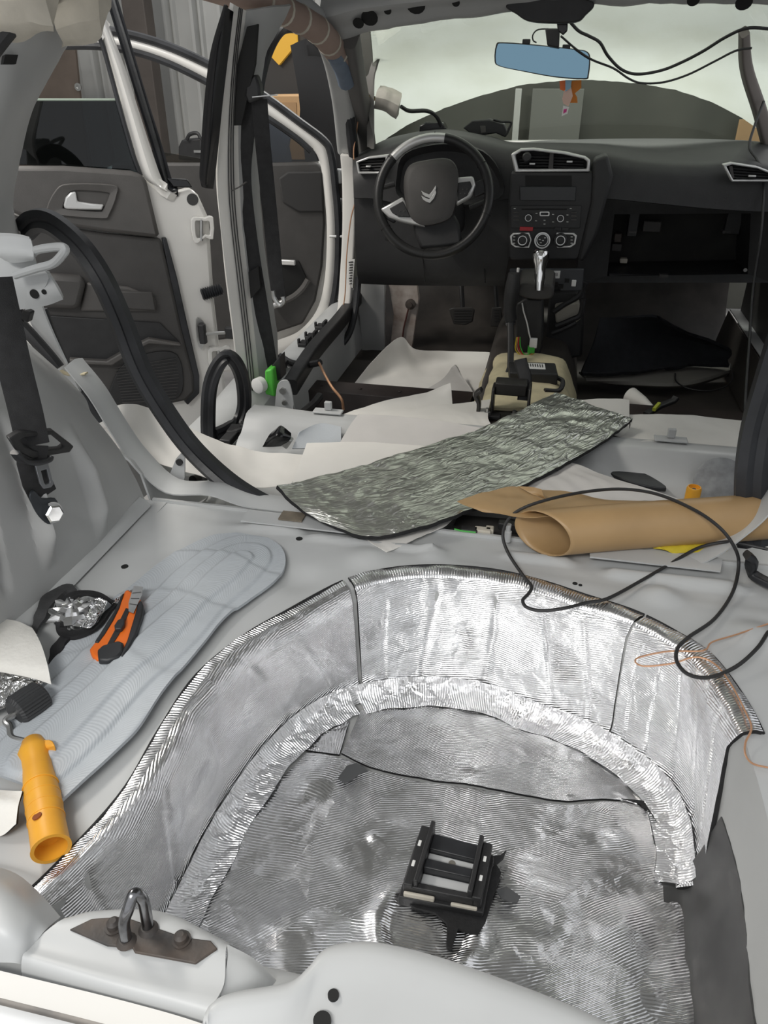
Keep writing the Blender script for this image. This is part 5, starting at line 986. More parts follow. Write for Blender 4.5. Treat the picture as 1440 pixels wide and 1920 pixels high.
MB().prism([pY(a, b, 4.4) for a, b in ((334, 275), (340, 262), (378, 258), (380, 300), (334, 300))], V((0, .1, 0))).build('case_body', M['black'], tb, .01)
MB().tube([pY(a, b, 4.38) for a, b in ((350, 262), (356, 252), (370, 250), (376, 260))], .01, 8).build('case_handle', M['black'], tb)
MB().box(pY(372, 284, 4.39), (.05, .01, .012)).build('case_latch', M['zinc'], tb)
bn2 = tag(MB().prism([pY(a, b, 4.45) for a, b in ((280, 300), (430, 302), (430, 420), (280, 420))], V((0, .4, 0))).build('workbench', M['ply']), 'low dark workbench against the garage wall under the tool case', 'bench')
tp = thing('backdrop', 'added dark olive sheet hung on a rail in front of the car beyond the windscreen', 'backdrop', (.2, 4.95, GZ))  # dark sheet added so the clear arch looks dark instead of bright wall
MB().patch([[V((-1.3+3.1*j/12, 4.95+.03*math.sin(j*2.1), z)) for j in range(13)] for z in (GZ+.005, .1, .6, .98)], 10, 60, .006).build('sheet', mat('olive_backdrop', (.075, .075, .062), .5, 0, .15, 3), tp)
MB().tube([V((-1.35, 4.96, 1.0)), V((1.85, 4.96, 1.0))], .02, 10, 1).build('added_rail', M['zinc'], tp)
for x in (-1.34, 1.84): MB().box((x, 4.96, (GZ+1.0)/2), (.05, .05, 1.0-GZ)).build('added_upright', M['zinc'], tp)
for lab, x0_, x1_, m_ in (('narrow pale plank leaning on the tarpaulin in front of the car', 964, 976, 'corr'), ('wide grey board standing against the tarpaulin in front of the car', 996, 1092, 'paint_d'), ('pale brown board at the far end of the tarpaulin', 1392, 1440, 'card')):
    a_, b_ = pY(x0_, 200, 4.85), pY(x1_, 200, 4.85); tz = pY(x0_, 166 if m_ != 'card' else 224, 4.85).z
    tag(MB().box(((a_.x+b_.x)/2, 4.86, (GZ+tz)/2), (b_.x-a_.x, .02, tz-GZ)).build('leaning_board', M[m_] if m_ != 'paint_d' else mat('dim_board', (.16, .16, .145), .6), None, .003), lab, 'board')
# ================================================================== foil covered sound insulation in the well
def wallpanel(name, label, t0, t1, tb0, tb1, nrm=60, seed=0.0, out0=0.0):
    N = 14
    rows = []
    spec = ((0.0, .006, 0), (.012, .008, 0), (.027, .004, 0), (.037, -.014, 0)) if t0 > 1 else ((.0, .005, 0), (.014, .006, 0), (.028, .003, 0), (.038, -.014, 0))
    ts = [t0+(t1-t0)*i/N for i in range(N+1)]; tb = [tb0+(tb1-tb0)*i/N for i in range(N+1)]
    for ins, z, _ in spec: rows.append([rimp(t, ins, z) for t in ts])
    top = [rimp(t,   .040, -.03) for t in ts]; bt = [botp(t, .0, WZ+.035) for t in tb]
    for f in (.0, .33, .66, 1.0): rows.append([a.lerp(b, f) for a, b in zip(top, bt)])
    rows.append([botp(t, .024, WZ+.0095) for t in tb])
    def dsp(u, v, p):
        h = (.0035*fbm(p, 9, seed)+.0015*fbm(p, 30, seed))*(1-.8*u)
        for k, c in enumerate((.14, .33, .52, .71, .88)):
            d = (v-c-.02*math.sin(u*5+k))/.012
            if abs(d) < 1 and u > .3: h -= (.002+.002*noise.noise(V((u*4, k*3.3+seed, 0))))*(1-d*d)*min(1, (u-.3)*6)
        return h
    mb = MB(); mb.patch([r[::-1] for r in rows], 46, nrm*2, .006, dsp, 0, 1, (13 if t0 > 1 else 6, 2))
    mb.tube([rimp(t0+(t1-t0)*i/40, -.0012, .0035) for i in range(41)], .0022, 6, 1, m=1)
    return tag(mb.build(name, [M['foil_wall'], M['foam'], M['foil_rim']]), label, 'insulation', 'foil insulation panels lining the well')
wallpanel('foil_wall_panel', 'silver foil insulation panel lining the side wall of the well next to the utility knife', 0.0, 7.0, 0.0, 7.25, 90, 1.3)
wallpanel('foil_wall_panel', 'silver foil insulation panel lining the front wall of the well below the kraft paper roll', 7.12, 13.2, 7.35, 13.0, 80, 5.1)
wallpanel('foil_wall_panel', 'silver foil insulation panel on the well wall under the copper wire with a free dark edge', 13.25, 16.35, 13.05, 17.25, 56, 9.2)
# strips sealing the corner between wall and bottom
def cornerstrip(label, t0, t1, seed, w=.042):
    N = 16; ts = [t0+(t1-t0)*i/N for i in range(N+1)]
    rows = [[botp(t, .004, WZ+.034) for t in ts], [botp(t, .014, WZ+.021) for t in ts], [botp(t, .028, WZ+.0135) for t in ts], [botp(t, w+.008+.002*math.sin(t*5+seed), WZ+.0115) for t in ts]]
    mb = MB(); mb.patch([r[::-1] for r in rows], 14, 150, .001, lambda u, v, p: .0014*fbm(p, 45, seed)+.001*fbm(p, 14, seed), 0, 1)
    return tag(mb.build('foil_corner_strip', [M['foil_strip'], M['foil_strip']]), label, 'insulation', 'foil insulation panels lining the well')
cornerstrip('crinkled foil strip sealing the bottom corner of the well on the utility knife side', 1.0, 6.9, 2.0)
cornerstrip('long crinkled foil strip sealing the bottom corner under the front wall panel', 7.1, 17.2, 4.4)
# bottom panels
def ff(p, seed):
    h = .0030*fbm(p, 8, seed)+.0012*fbm(p, 35, seed)
    for (a, b), r, amp in (((590, 1465), .05, .009), ((1150, 1555), .06, .009), ((700, 1575), .012, .004), ((1160, 1745), .05, .008), ((560, 1740), .08, .006), ((950, 1800), .05, .005)):
        c = pz(a, b, WZ); d = math.hypot(p.x-c.x, p.y-c.y)/r
        if d < 1: h += amp*(1-d*d)**2
    c = pz(800, 1745, WZ); d = math.hypot(p.x-c.x, p.y-c.y)
    h += .006*math.exp(-((d-.062)/.012)**2)-.002*(d < .05)
    return h
FZ = WZ+.0075
seam = [(577, 1410), (640, 1420), (700, 1448), (800, 1466), (900, 1478), (1042, 1507), (1133, 1505), (1206, 1512)]
def lerp2(a, b, t): return (a[0]+(b[0]-a[0])*t, a[1]+(b[1]-a[1])*t)
sea3 = [pz(a, b, FZ) for a, b in seam]
lft = [pz(a, b, FZ) for a, b in ((577, 1410), (490, 1500), (430, 1600), (390, 1690), (360, 1760), (340, 1850))]; rgt = [pz(a, b, FZ) for a, b in ((1206, 1514), (1258, 1580), (1296, 1650), (1310, 1740), (1312, 1820), (1306, 1950))]
rows = []
for i in range(6):
    t = i/5; L_, R2 = lft[i], rgt[i]
    base = [L_.lerp(R2, j/7) for j in range(8)]
    if i == 0: base = sea3
    elif i < 4:
        base = [b+(s-(sea3[0].lerp(sea3[7], j/7)))*(1-t)**2 for j, (b, s) in enumerate(zip(base, sea3))]
    rows.append(base)
mb = MB(); mb.patch([r[::-1] for r in rows], 110, 150, .004, lambda u, v, p: ff(p, 3.0), 0, 1)
tag(mb.build('foil_floor_panel', [M['foil_floor'], M['foam']]), 'large creased silver foil panel on the bottom of the well around the black bracket', 'insulation', 'foil insulation panels lining the well')
cres_top = [botp(t, .040, FZ+.001) for t in [7.0+(16.0-7.0)*i/7 for i in range(8)]]
cres_bot = [pz(a, b-7, FZ) for a, b in ((640, 1420), (700, 1446), (770, 1462), (860, 1474), (950, 1490), (1042, 1507), (1133, 1505), (1206, 1512))]
mb = MB(); mb.patch([[p for p in cres_top][::-1], [p.lerp(q, .5) for p, q in zip(cres_top, cres_bot)][::-1], cres_bot[::-1]], 50, 110, .004, lambda u, v, p: .003*fbm(p, 12, 7.7)+.001*fbm(p, 40, 2), 0, 1)
tag(mb.build('foil_floor_panel', [M['foil_floor2'], M['foam']]), 'crescent of silver foil on the well bottom between the corner strip and the black seam', 'insulation', 'foil insulation panels lining the well')
# small triangle left of the crescent
mb = MB(); tri = [[pz(a, b, FZ) for a, b in ((560, 1392), (600, 1370), (655, 1350))], [pz(a, b, FZ) for a, b in ((568, 1400), (605, 1392), (645, 1385))], [pz(a, b, FZ) for a, b in ((577, 1407), (608, 1410), (636, 1414))]]
mb.patch([r[::-1] for r in tri], 12, 16, .004, lambda u, v, p: .002*fbm(p, 25, 1), 0, 1); tag(mb.build('foil_floor_panel', [M['foil_strip'], M['foam']]), 'small triangular foil piece on the well bottom beside the crescent panel', 'insulation', 'foil insulation panels lining the well')
# torn spots with dark foam showing
for lab, o in (('torn dark spot in the foil near the seam on the well bottom', ((650, 1436), (668, 1430), (690, 1445), (672, 1452), (660, 1462), (645, 1468), (634, 1458))), ('torn dark spot in the foil beside the black bracket', ((930, 1668), (950, 1662), (976, 1680), (970, 1692), (955, 1690), (940, 1684)))):
    tag(MB().prism([pz(a, b, FZ+.009) for a, b in o], V((0, 0, -.002))).build('foil_tear', mat('dark_grey_foam', (.07, .072, .075), .8)), lab, 'tear')
# ================================================================== black bracket in the well
C00, C10, C11, C01 = pz(787, 1551, -.165), pz(926, 1588, -.165), pz(906, 1690, -.165), pz(752, 1660, -.165)
def K(s, t, h=0.0): p = C00.lerp(C10, s).lerp(C01.lerp(C11, s), t); return p+V((0, 0, h))
bk = thing('battery_bracket', 'black plastic bracket with bare metal plates standing in the foil lined well', 'bracket', K(.5, .5, -.04))
def kbox(s0, s1, t0, t1, h0, h1, name, m, par=bk, bev=.0015):
    mb = MB(); mb.prism([K(s0, t0, h0), K(s1, t0, h0), K(s1, t1, h0), K(s0, t1, h0)], V((0, 0, h1-h0))); return mb.build(name, m, par, bev)
kbox(-.02, 1.02, .0, 1.06, -.034, -.016, 'base', M['black'])
kbox(.02, .14, -.02, 1.0, -.018, .004, 'side_rail', M['black']); kbox(.86, .98, -.02, 1.0, -.018, .004, 'side_rail', M['black'])
kbox(.14, .2, -.08, .98, -.018, .012, 'inner_rail', M['black']); kbox(.80, .86, -.06, .98, -.018, .012, 'inner_rail', M['black'])
kbox(.2, .8, .02, .3, -.016, -.002, 'cross_plate', M['rubber']); kbox(.2, .8, .5, .66, -.016, .002, 'cross_plate', M['rubber']); kbox(.1, .9, .9, 1.0, -.018, .0, 'front_bar', M['black'])
for a, b in ((.3, .5), (.66, .9)): kbox(.2, .8, a, b, -.016, -.010, 'metal_plate', M['paint'])
MB().lathe([(.0045, 0), (.0045, .001)], K(.52, .4, -.0098), (0, 0, 1), 18).build('plate_hole', mat('hole_brown', (.16, .15, .13), .7), bk)
for s in (.07, .92):
    for t in (.25, .6): kbox(s-.02, s+.02, t, t+.1, .0035, .0048, 'rail_slot', M['label'])
kbox(.04, .42, 1.0, 1.05, -.016, -.008, 'glue_bead', M['cream']); kbox(.62, .94, 1.0, 1.05, -.02, -.012, 'glue_bead', M['cream'])
mb = MB(); mb.prism([K(a, b, -.026) for a, b in ((-.08, .95), (.2, 1.1), (.45, 1.12), (.62, 1.25), (.68, 1.6), (.74, 1.62), (.76, 1.3), (1.0, 1.35), (1.06, 1.1), (1.1, .6), (1.14, .2), (1.05, .05), (.9, .5))], V((0, 0, -.004))); mb.build('torn_foam', M['foam'], bk)
MB().prism([K(a, b, -.012) for a, b in ((1.02, .05), (1.10, .0), (1.16, -.12), (1.14, .04), (1.08, .16), (1.03, .2))], V((0, 0, -.004))).build('foam_tongue', M['foam'], bk)
# ================================================================== damping mat on the boot floor
dl = [(445, 998), (400, 1003), (350, 1024), (300, 1056), (245, 1100), (185, 1150), (125, 1215), (72, 1282), (15, 1362), (-50, 1450)]; dr = [(495, 1006), (528, 1030), (535, 1062), (515, 1095), (468, 1130), (423, 1165), (370, 1230), (308, 1305), (250, 1388), (120, 1512)]
A_, B_ = pz(455, 1060, 0), pz(60, 1450, 0)
def capd(p):
    ab = B_-A_; t = max(0, min(1, (V((p.x, p.y, 0))-A_).dot(ab)/ab.length_squared)); return (V((p.x, p.y, 0))-(A_+ab*t)).length
def dh(u, v, p):
    d = capd(p); h = 0
    for r in (.022, .052, .082): h += .0045/(1+math.exp(max(-40, min(40, (d-r-.003*math.sin(u*22))/.0011))))
    for q in (.3, .52, .74): h += .0025/(1+math.exp(max(-40, min(40, (u-q-.03*math.sin(v*5))/.004))))
    return h+.0012*fbm(p, 16)
grid = [[pz(*lerp2(a, b, t), .006) for t in (0, .25, .5, .75, 1)] for a, b in zip(dl[::-1], dr[::-1])]
tag(MB().patch(grid, 300, 120, .005, dh).build('damping_mat', M['damp2']), 'blue-grey combed sound damping mat stuck to the boot floor', 'mat')
tag(MB().lathe([(0, .004), (.05, .004), (.056, 0)][::-1], pz(1350, 905, -.06), (-.25, -.8, .5), 28).build('damping_disc', mat('grey_disc', (.3, .31, .32), .5, 0, .2, 40, .4, 60)), 'round grey damping patch on the seat pan beside the orange canister', 'mat')
tag(MB().patch([[pz(a, b, -.03) for a, b in ((560, 810), (600, 796), (640, 802))], [pz(a, b, -.045) for a, b in ((555, 825), (600, 822), (640, 825))], [pz(a, b, -.06) for a, b in ((548, 842), (600, 842), (640, 842))]], 10, 12, .004).build('damping_patch', M['damp2']), 'grey damping patch on the seat pan beside the black buckle boot', 'mat')
# ================================================================== utility knife
kn_ = thing('utility_knife', 'orange and black snap-off utility knife lying on the damping mat', 'knife', pz(215, 1170, .012))
def kz(pts, z, t, name, m, par=kn_, bev=.0012): return MB().prism([pz(a, b, z) for a, b in pts], V((0, 0, -t))).build(name, m, par, bev)
kz(((167, 1217), (178, 1203), (200, 1172), (213, 1150), (228, 1122), (233, 1108), (240, 1104), (262, 1120), (267, 1130), (258, 1160), (240, 1205), (226, 1228), (182, 1237), (172, 1227)), .026, .014, 'handle', M['orange'], bev=.003)
kz(((264, 1124), (269, 1134), (267, 1152), (254, 1190), (240, 1217), (228, 1231), (226, 1226), (238, 1200), (250, 1160), (258, 1132)), .029, .014, 'side_grip', M['rubber'], bev=.002)
kz(((232, 1110), (224, 1138), (212, 1162), (196, 1188), (184, 1204), (177, 1203), (198, 1170), (214, 1145), (226, 1118)), .028, .012, 'side_grip', M['rubber'], bev=.002)
kz(((182, 1218), (192, 1209), (222, 1200), (231, 1204), (230, 1220), (222, 1230), (200, 1237), (184, 1237)), .031, .016, 'end_cap', M['rubber'], bev=.003)
ch = kz(((236, 1140), (243, 1142), (232, 1172), (222, 1190), (208, 1212), (200, 1210), (216, 1180)), .0275, .004, 'channel', M['black'], bev=.0)
kz(((221, 1161), (234, 1158), (233, 1170), (227, 1178), (215, 1179), (214, 1172)), .033, .008, 'slider', M['rubber'], bev=.0015)
bl = kz(((251, 1098), (268, 1100), (266, 1115), (250, 1150), (241, 1146), (241, 1130)), .0285, .0012, 'blade', M['zinc'], bev=.0)
for k in range(3): MB().tube([pz(248-2.5*k, 1112+10*k, .0288), pz(265-4*k, 1110+12*k, .0288)], .0005, 5, 1).build('snap_line', M['ink'], bl)
# ================================================================== seam roller
sr = thing('seam_roller', 'seam roller with a black ribbed wheel and a dirty yellow handle', 'roller', pz(75, 1480, .005))
ra, rb = pz(27, 1340, .026), pz(82, 1303, .026); ax = (rb-ra)
prof = [(.018, 0), (.0225, .004), (.0235, ax.length*.5), (.0225, ax.length-.004), (.017, ax.length), (.010, ax.length), (.010, ax.length-.003), (0, ax.length-.003)]
mb = MB(); nseg = 64; a = ax.normalized(); uu = a.orthogonal().normalized(); ww = a.cross(uu); vs = []; fs = []
for r, h in prof:
    for i in range(nseg): t = 2*math.pi*i/nseg; q = r-(.0016 if (i % 2 and .003 < h < ax.length-.003 and r > .02) else 0); vs.append(ra+a*h+(uu*math.cos(t)+ww*math.sin(t))*q)
for j in range(len(prof)-1):
    for i in range(nseg): fs.append((j*nseg+i, j*nseg+(i+1) % nseg, (j+1)*nseg+(i+1) % nseg, (j+1)*nseg+i))
fs.append(tuple(range(nseg))[::-1]); mb.add(vs, fs); mb.build('wheel', mat('black_rubber_wheel', (.035, .036, .038), .55), sr, ang=15)
MB().tube([ra+a*.005, ra-a*.012, pz(18, 1362, .022), pz(22, 1382, .02), pz(36, 1388, .02), pz(55, 1392, .02)], .0042, 10).build('fork', M['zinc'], sr)
h0, h1 = pz(62, 1392, .02), pz(96, 1592, .021); hx_ = (h1-h0); L_ = hx_.length
hp = [(.008, -.006), (.013, 0), (.0165, .012), (.0195, .02), (.0165, .032), (.0165, .05), (.0185, .075), (.0195, .10), (.019, .13), (.0195, L_-.004), (.0205, L_), (.0165, L_), (.0155, L_-.02), (0, L_-.02)]
hd_ = MB().lathe(hp, h0, hx_, 28).build('handle', M['yellow'], sr)
MB().prism([h0+hx_*f+V((x, 0, z)) for f, x, z in ((.03, .008, .012), (.10, .018, .012), (.085, .031, .016), (.04, .029, .016), (.02, .026, .014))], V((0, 0, -.012))).build('guard', M['yellow'], sr, .002)
MB().lathe([(.0052, 0), (.0052, .0015)], h0+hx_*.83+V((-.008, 0, .0172)), V((-.4, 0, 1)), 16).build('hang_hole', mat('hole_orange', (.25, .06, .01), .6), hd_)
for f in (.45, .55, .65, .75): MB().lathe([(.0196, 0), (.0199, .001), (.0196, .002)], h0+hx_*f, hx_, 28).build('grip_ring', M['yellow'], hd_)
# ================================================================== scraps on the left of the boot floor
sc = thing('foil_scrap', 'crumpled foil scrap with torn black butyl strips by the wheel arch', 'scrap', pz(130, 1170, .0))
mb = MB(); c0 = pz(140, 1150, .02); rnd = random.Random(3); vs = []; fs = []; nu, nv = 14, 22
for i in range(nu+1):
    for j in range(nv):
        th = math.pi*i/nu; ph = 2*math.pi*j/nv; d = V((math.sin(th)*math.cos(ph), math.sin(th)*math.sin(ph), math.cos(th)))
        r = 1+.5*noise.noise(d*3.1)+.25*noise.noise(d*7); vs.append(c0+V((d.x*.034*r, d.y*.03*r, d.z*.019*r)))
for i in range(nu):
    for j in range(nv): fs.append((i*nv+j, i*nv+(j+1) % nv, (i+1)*nv+(j+1) % nv, (i+1)*nv+j))
mb.add(vs, fs); mb.build('foil_ball', M['foil_scrap'], sc, ang=20)
def strip(pts, w, name, m, par, t=.003): return MB().sweep(smooth([pz(*p) for p in pts], 4), [(-w/2, -t), (w/2, -t), (w*.45, t), (0, t*.4), (-w*.45, t)], V((0, 0, 1)), scale=lambda u: .55+.45*math.sin(math.pi*min(1, u*1.1+.12))+.12*math.sin(u*19)).build(name, m, par)
tornm = mat('torn_butyl', (.06, .06, .062), .7, 0, .2, 40, .4, 80)
strip(((140, 1102, .01), (118, 1106, .015), (95, 1122, .018), (80, 1145, .018), (72, 1165, .012), (60, 1187, .008)), .026, 'butyl_strip', tornm, sc)
strip(((110, 1162, .02), (112, 1135, .03), (135, 1118, .034), (165, 1112, .034), (195, 1120, .028), (212, 1130, .02)), .014, 'butyl_strip', M['foam'], sc)
strip(((112, 1160, .02), (118, 1185, .015), (140, 1190, .014), (175, 1178, .016), (200, 1150, .016), (218, 1132, .014)), .016, 'butyl_strip', M['foam'], sc)
strip(((130, 1190, .012), (115, 1205, .012), (104, 1225, .01), (100, 1245, .008), (102, 1290, .006)), .018, 'butyl_strip', M['foam'], sc)
MB().patch([[pz(a, b, z) for a, b, z in ((205, 1133, .012), (228, 1115, .02), (250, 1105, .018))], [pz(a, b, z) for a, b, z in ((215, 1140, .012), (238, 1122, .016), (255, 1110, .014))]], 4, 10, .001, lambda u, v, p: .003*fbm(p, 40)).build('foil_flap', M['foil_scrap'], sc)
MB().patch([[pz(a, b, z) for a, b, z in ((175, 1125, .03), (188, 1122, .036), (200, 1128, .03))], [pz(a, b, z) for a, b, z in ((165, 1150, .032), (180, 1155, .03), (192, 1150, .024))], [pz(a, b, z) for a, b, z in ((150, 1175, .026), (165, 1178, .022), (178, 1170, .02))]], 8, 8, .001, lambda u, v, p: .004*fbm(p, 50)).build('foil_flap', M['foil_scrap'], sc)
ts = MB().patch([[pz(a, b, z) for a, b, z in ((-40, 1155, .03), (0, 1160, .032), (35, 1166, .034), (60, 1178, .034))], [pz(a, b, z) for a, b, z in ((-40, 1190, .040), (0, 1198, .042), (45, 1204, .043), (78, 1212, .042))], [pz(a, b, z) for a, b, z in ((-40, 1225, .042), (0, 1232, .044), (52, 1240, .044), (90, 1250, .042))], [pz(a, b, z) for a, b, z in ((-40, 1254, .036), (0, 1260, .038), (52, 1270, .036), (97, 1284, .03))]], 24, 24, .0015, lambda u, v, p: .0006*math.sin(u*70)*math.sin(v*60)+.002*fbm(p, 12))
tag(ts.build('tissue_roll', M['tissue']), 'white embossed paper tissue lying at the wheel arch beside the foil scrap', 'paper')
cr2 = MB().patch([[pz(a, b, z) for a, b, z in ((-40, 1255, .012), (20, 1258, .03), (80, 1270, .02))], [pz(a, b, z) for a, b, z in ((-40, 1290, .012), (20, 1285, .028), (78, 1285, .02))], [pz(a, b, z) for a, b, z in ((-40, 1350, .005), (5, 1330, .016), (40, 1300, .012))]], 20, 20, .001, lambda u, v, p: .006*fbm(p, 28)+.003*fbm(p, 70))
tag(cr2.build('foil_sheet_scrap', M['foil_scrap']), 'crumpled shiny foil under the white tissue', 'scrap')
ws_ = MB().patch([[pz(a, b, z) for a, b, z in ((-40, 1478, .02), (10, 1482, .025), (42, 1483, .03))], [pz(a, b, z) for a, b, z in ((-40, 1505, .025), (10, 1510, .03), (34, 1512, .03))], [pz(a, b, z) for a, b, z in ((-40, 1560, .006), (0, 1568, .008), (30, 1545, .02))]][::-1], 14, 14, .003, None, 0, 1)
tag(ws_.build('backing_scrap', [M['tissue'], M['foam']]), 'white backing scrap with a black edge beside the yellow handle', 'scrap')
# ================================================================== rear seat belt on the arch
rb_ = thing('rear_seat_belt', 'black rear seat belt hanging down the wheel arch with guide frame and bolted anchor', 'seat belt', pX(85, 975, -.645))
BXp = -.615
MB().sweep(smooth([pX(a, b, x) for a, b, x in ((-10, 520, -.66), (8, 600, -.65), (28, 690, -.635), (48, 770, -.625), (62, 835, -.62))], 5), rrect(.046, .003, .001, 2), V((1, -.7, .3))).build('belt_strap', M['web'], rb_)
MB().ring([pX(a, b, BXp) for a, b in ((16, 823), (35, 812), (100, 808), (139, 838), (132, 848), (60, 860), (30, 845))], [pX(a, b, BXp) for a, b in ((38, 826), (48, 820), (96, 816), (120, 836), (112, 842), (66, 846), (48, 838))], V((-.012, .01, 0))).build('guide_frame', M['black'], rb_, .002)
MB().sweep([pX(a, b, x) for a, b, x in ((62, 835, -.62), (60, 865, -.622), (68, 900, -.63), (82, 930, -.638))], rrect(.042, .004, .001, 2), V((1, -.7, .3))).build('belt_tail', M['web'], rb_)
MB().sweep(smooth([pX(a, b, -.612) for a, b in ((28, 848), (40, 862), (62, 868), (88, 862), (92, 855))], 4), rrect(.008, .014, .003), V((1, 0, 0))).build('tongue_cover', M['rubber'], rb_)
MB().ring([pX(a, b, -.61) for a, b in ((66, 872), (74, 869), (90, 865), (101, 908), (96, 914), (82, 917), (76, 908))], [pX(a, b, -.61) for a, b in ((77, 883), (82, 882), (88, 880), (94, 904), (92, 907), (86, 909), (83, 905))], V((-.004, .002, 0))).build('tongue', mat('dark_metal_tongue', (.3, .31, .33), .3, .8), rb_, .001)
an = MB().prism([pX(p.x, p.y, -.63) for p in smooth([(56, 930, 0), (64, 920, 0), (80, 935, 0), (104, 935, 0), (111, 955, 0), (104, 978, 0), (90, 983, 0), (74, 970, 0), (62, 950, 0)], 3, True)], V((-.004, .003, 0))).build('anchor_plate', mat('blue_black_steel', (.05, .056, .065), .4, .5), rb_, .001)
MB().lathe([(.0145, 0), (.0145, .009), (.012, .011), (0, .011)], pX(97, 961, -.629), (1, -.5, .1), 6).build('anchor_bolt', M['chrome'], an)
MB().lathe([(.017, 0), (.017, .002)], pX(97, 961, -.6295), (1, -.5, .1), 20).build('washer', M['zinc'], an)
# other small things at the arch top
tag(MB().tube([pY(a, b, 1.24) for a, b in ((20, 590), (50, 620), (90, 665), (110, 690))], .012, 8).build('belt_cable', M['black']), 'black cable running over the top of the wheel arch', 'cable')
tag(MB().tube([pY(a, b, 1.33) for a, b in ((78, 580), (100, 640), (130, 705), (160, 745), (190, 790))], .012, 8).build('sill_seal', M['rubber']), 'black rubber edge seal beside the arch flange', 'seal')
tag(MB().sweep([pY(a, b, 1.26) for a, b in ((112, 696), (130, 702), (148, 702), (162, 700))], rrect(.003, .012, .001), V((0, 1, 0))).build('tape_scrap', mat('beige_tape', (.5, .44, .3), .7)), 'small beige scrap of tape stuck on the arch flange', 'tape')
cb3 = thing('clip_bundle', 'black plastic clip under the catch bracket', 'clip', pY(45, 590, 1.15))
for a, b in ((40, 585), (52, 590), (30, 600)): MB().box(pY(a, b, 1.15), (.02, .015, .014), Matrix.Rotation(a*.1, 3, 'Y')).build('clip', M['black'], cb3, .002)
mb = MB(); 
bb = thing('cable_end', 'black cable end with a metal tip below the lifted white paper', 'cable', pz(375, 905, -.08))
MB().tube([pz(a, b, z) for a, b, z in ((385, 895, -.08), (375, 905, -.08), (350, 922, -.07))], .008, 8).build('cable', M['black'], bb)
MB().lathe([(.012, 0), (.012, .018), (0, .018)], pz(372, 898, -.06), (-.3, -1, .2), 14).build('tip', M['gloss'], bb)
# ================================================================== striker
sk = thing('boot_striker', 'bent steel boot striker on a worn dark plate at the rear sill', 'striker', pz(270, 1765, .064))
MB().prism([pz(a, b, .0665) for a, b in ((130, 1742), (172, 1722), (232, 1718), (290, 1738), (345, 1757), (395, 1763), (408, 1778), (366, 1806), (252, 1785), (248, 1776), (200, 1772))], V((0, 0, -.003))).build('plate', M['rusty'], sk, .001)
MB().tube([pz(237, 1765, .066), pz(237, 1765, .066)+V((.001, .002, .024)), pz(237, 1765, .066)+V((.006, .006, .04)), pz(262, 1752, .066)+V((.0, .006, .049)), pz(276, 1745, .066)+V((0, .004, .04)), pz(278, 1742, .066)+V((0, .002, .02)), pz(278, 1742, .066)], .0052, 14, 6).build('loop', mat('worn_steel', (.32, .32, .33), .22, 1, 0, 60, 0, 60, col2=(.12, .12, .125)), sk)
for a, b in ((214, 1737), (340, 1762)): MB().lathe([(.0085, 0), (.0085, .001), (.0062, .001), (.0058, .006), (.003, .0085), (0, .0085)], pz(a, b, .0668), (0, 0, 1), 18).build('rivet', M['rusty'], sk)
for a, b in ((237, 1765), (278, 1742)): MB().lathe([(.009, 0), (.006, .004), (.0052, .004)], pz(a, b, .0665), (0, 0, 1), 16).build('weld', M['rusty'], sk)
# ================================================================== papers
def sheet(name, label, grid, m='paper', nu=20, nv=30, amp=.003, sc_=10, seed=0, cat='paper', thick=.0012, m2=None):
    mb = MB(); mb.patch([[pz(*p) for p in r] for r in grid][::-1], nu, nv, thick, lambda u, v, p: amp*fbm(p, sc_, seed)+amp*.5*math.sin(v*40+u*4)*abs(noise.noise(V((p.x*6, p.y*6, seed)))), 0, 0 if m2 is None else 1)
    return tag(mb.build(name, [M[m]] if m2 is None else [M[m], M[m2]]), label, cat)
sheet('release_paper', 'white release paper with a curled rim rising at the left door sill', [[(192, 768, .11), (240, 757, .12), (300, 772, .07), (400, 822, .0), (480, 846, -.03), (572, 852, -.04)], [(205, 800, .1), (250, 810, .07), (310, 828, .03), (400, 862, -.01), (480, 880, -.04), (560, 880, -.045)], [(255, 838, .05), (280, 860, .02), (330, 880, .0), (410, 900, -.02), (480, 915, -.04), (545, 908, -.045)]], nv=40, amp=.005, seed=1)
sheet('release_paper', 'smooth white release paper lying in front of the grey paper beside the foil sheet', [[(575, 830, -.02), (680, 828, -.02), (790, 835, -.02), (905, 842, -.03)], [(562, 868, -.02), (680, 870, -.02), (780, 870, -.02), (880, 880, -.03)], [(548, 905, -.02), (680, 905, -.03), (780, 905, -.04), (870, 915, -.05)]], seed=2, amp=.002)
sheet('tissue_paper', 'greyish translucent paper lying between the two white papers on the seat pan', [[(672, 776, -.01), (760, 781, -.01), (860, 795, -.01), (960, 812, -.01)], [(655, 800, -.02), (760, 805, -.02), (860, 815, -.02), (950, 828, -.02)], [(636, 832, -.03), (760, 834, -.03), (860, 838, -.03), (940, 845, -.03)]], 'paper2', seed=3, amp=.002)
sheet('release_paper', 'white paper with an upturned corner in front of the dark cross member', [[(640, 778, -.10), (720, 752, -.10), (800, 735, -.09), (845, 718, -.05)], [(650, 785, -.08), (730, 772, -.08), (800, 762, -.08), (848, 752, -.08)], [(680, 788, -.05), (740, 790, -.05), (800, 795, -.05), (850, 800, -.05)]], seed=4, amp=.003)
sheet('release_paper', 'white wrinkled paper leading up to the brake bracket on the tunnel', [[(735, 788, -.045), (800, 762, -.06), (850, 757, -.07), (920, 748, -.07)], [(760, 790, -.04), (820, 782, -.05), (870, 780, -.055), (915, 782, -.06)], [(800, 796, -.03), (850, 800, -.04), (890, 806, -.04), (925, 802, -.04)]], seed=5, amp=.003)
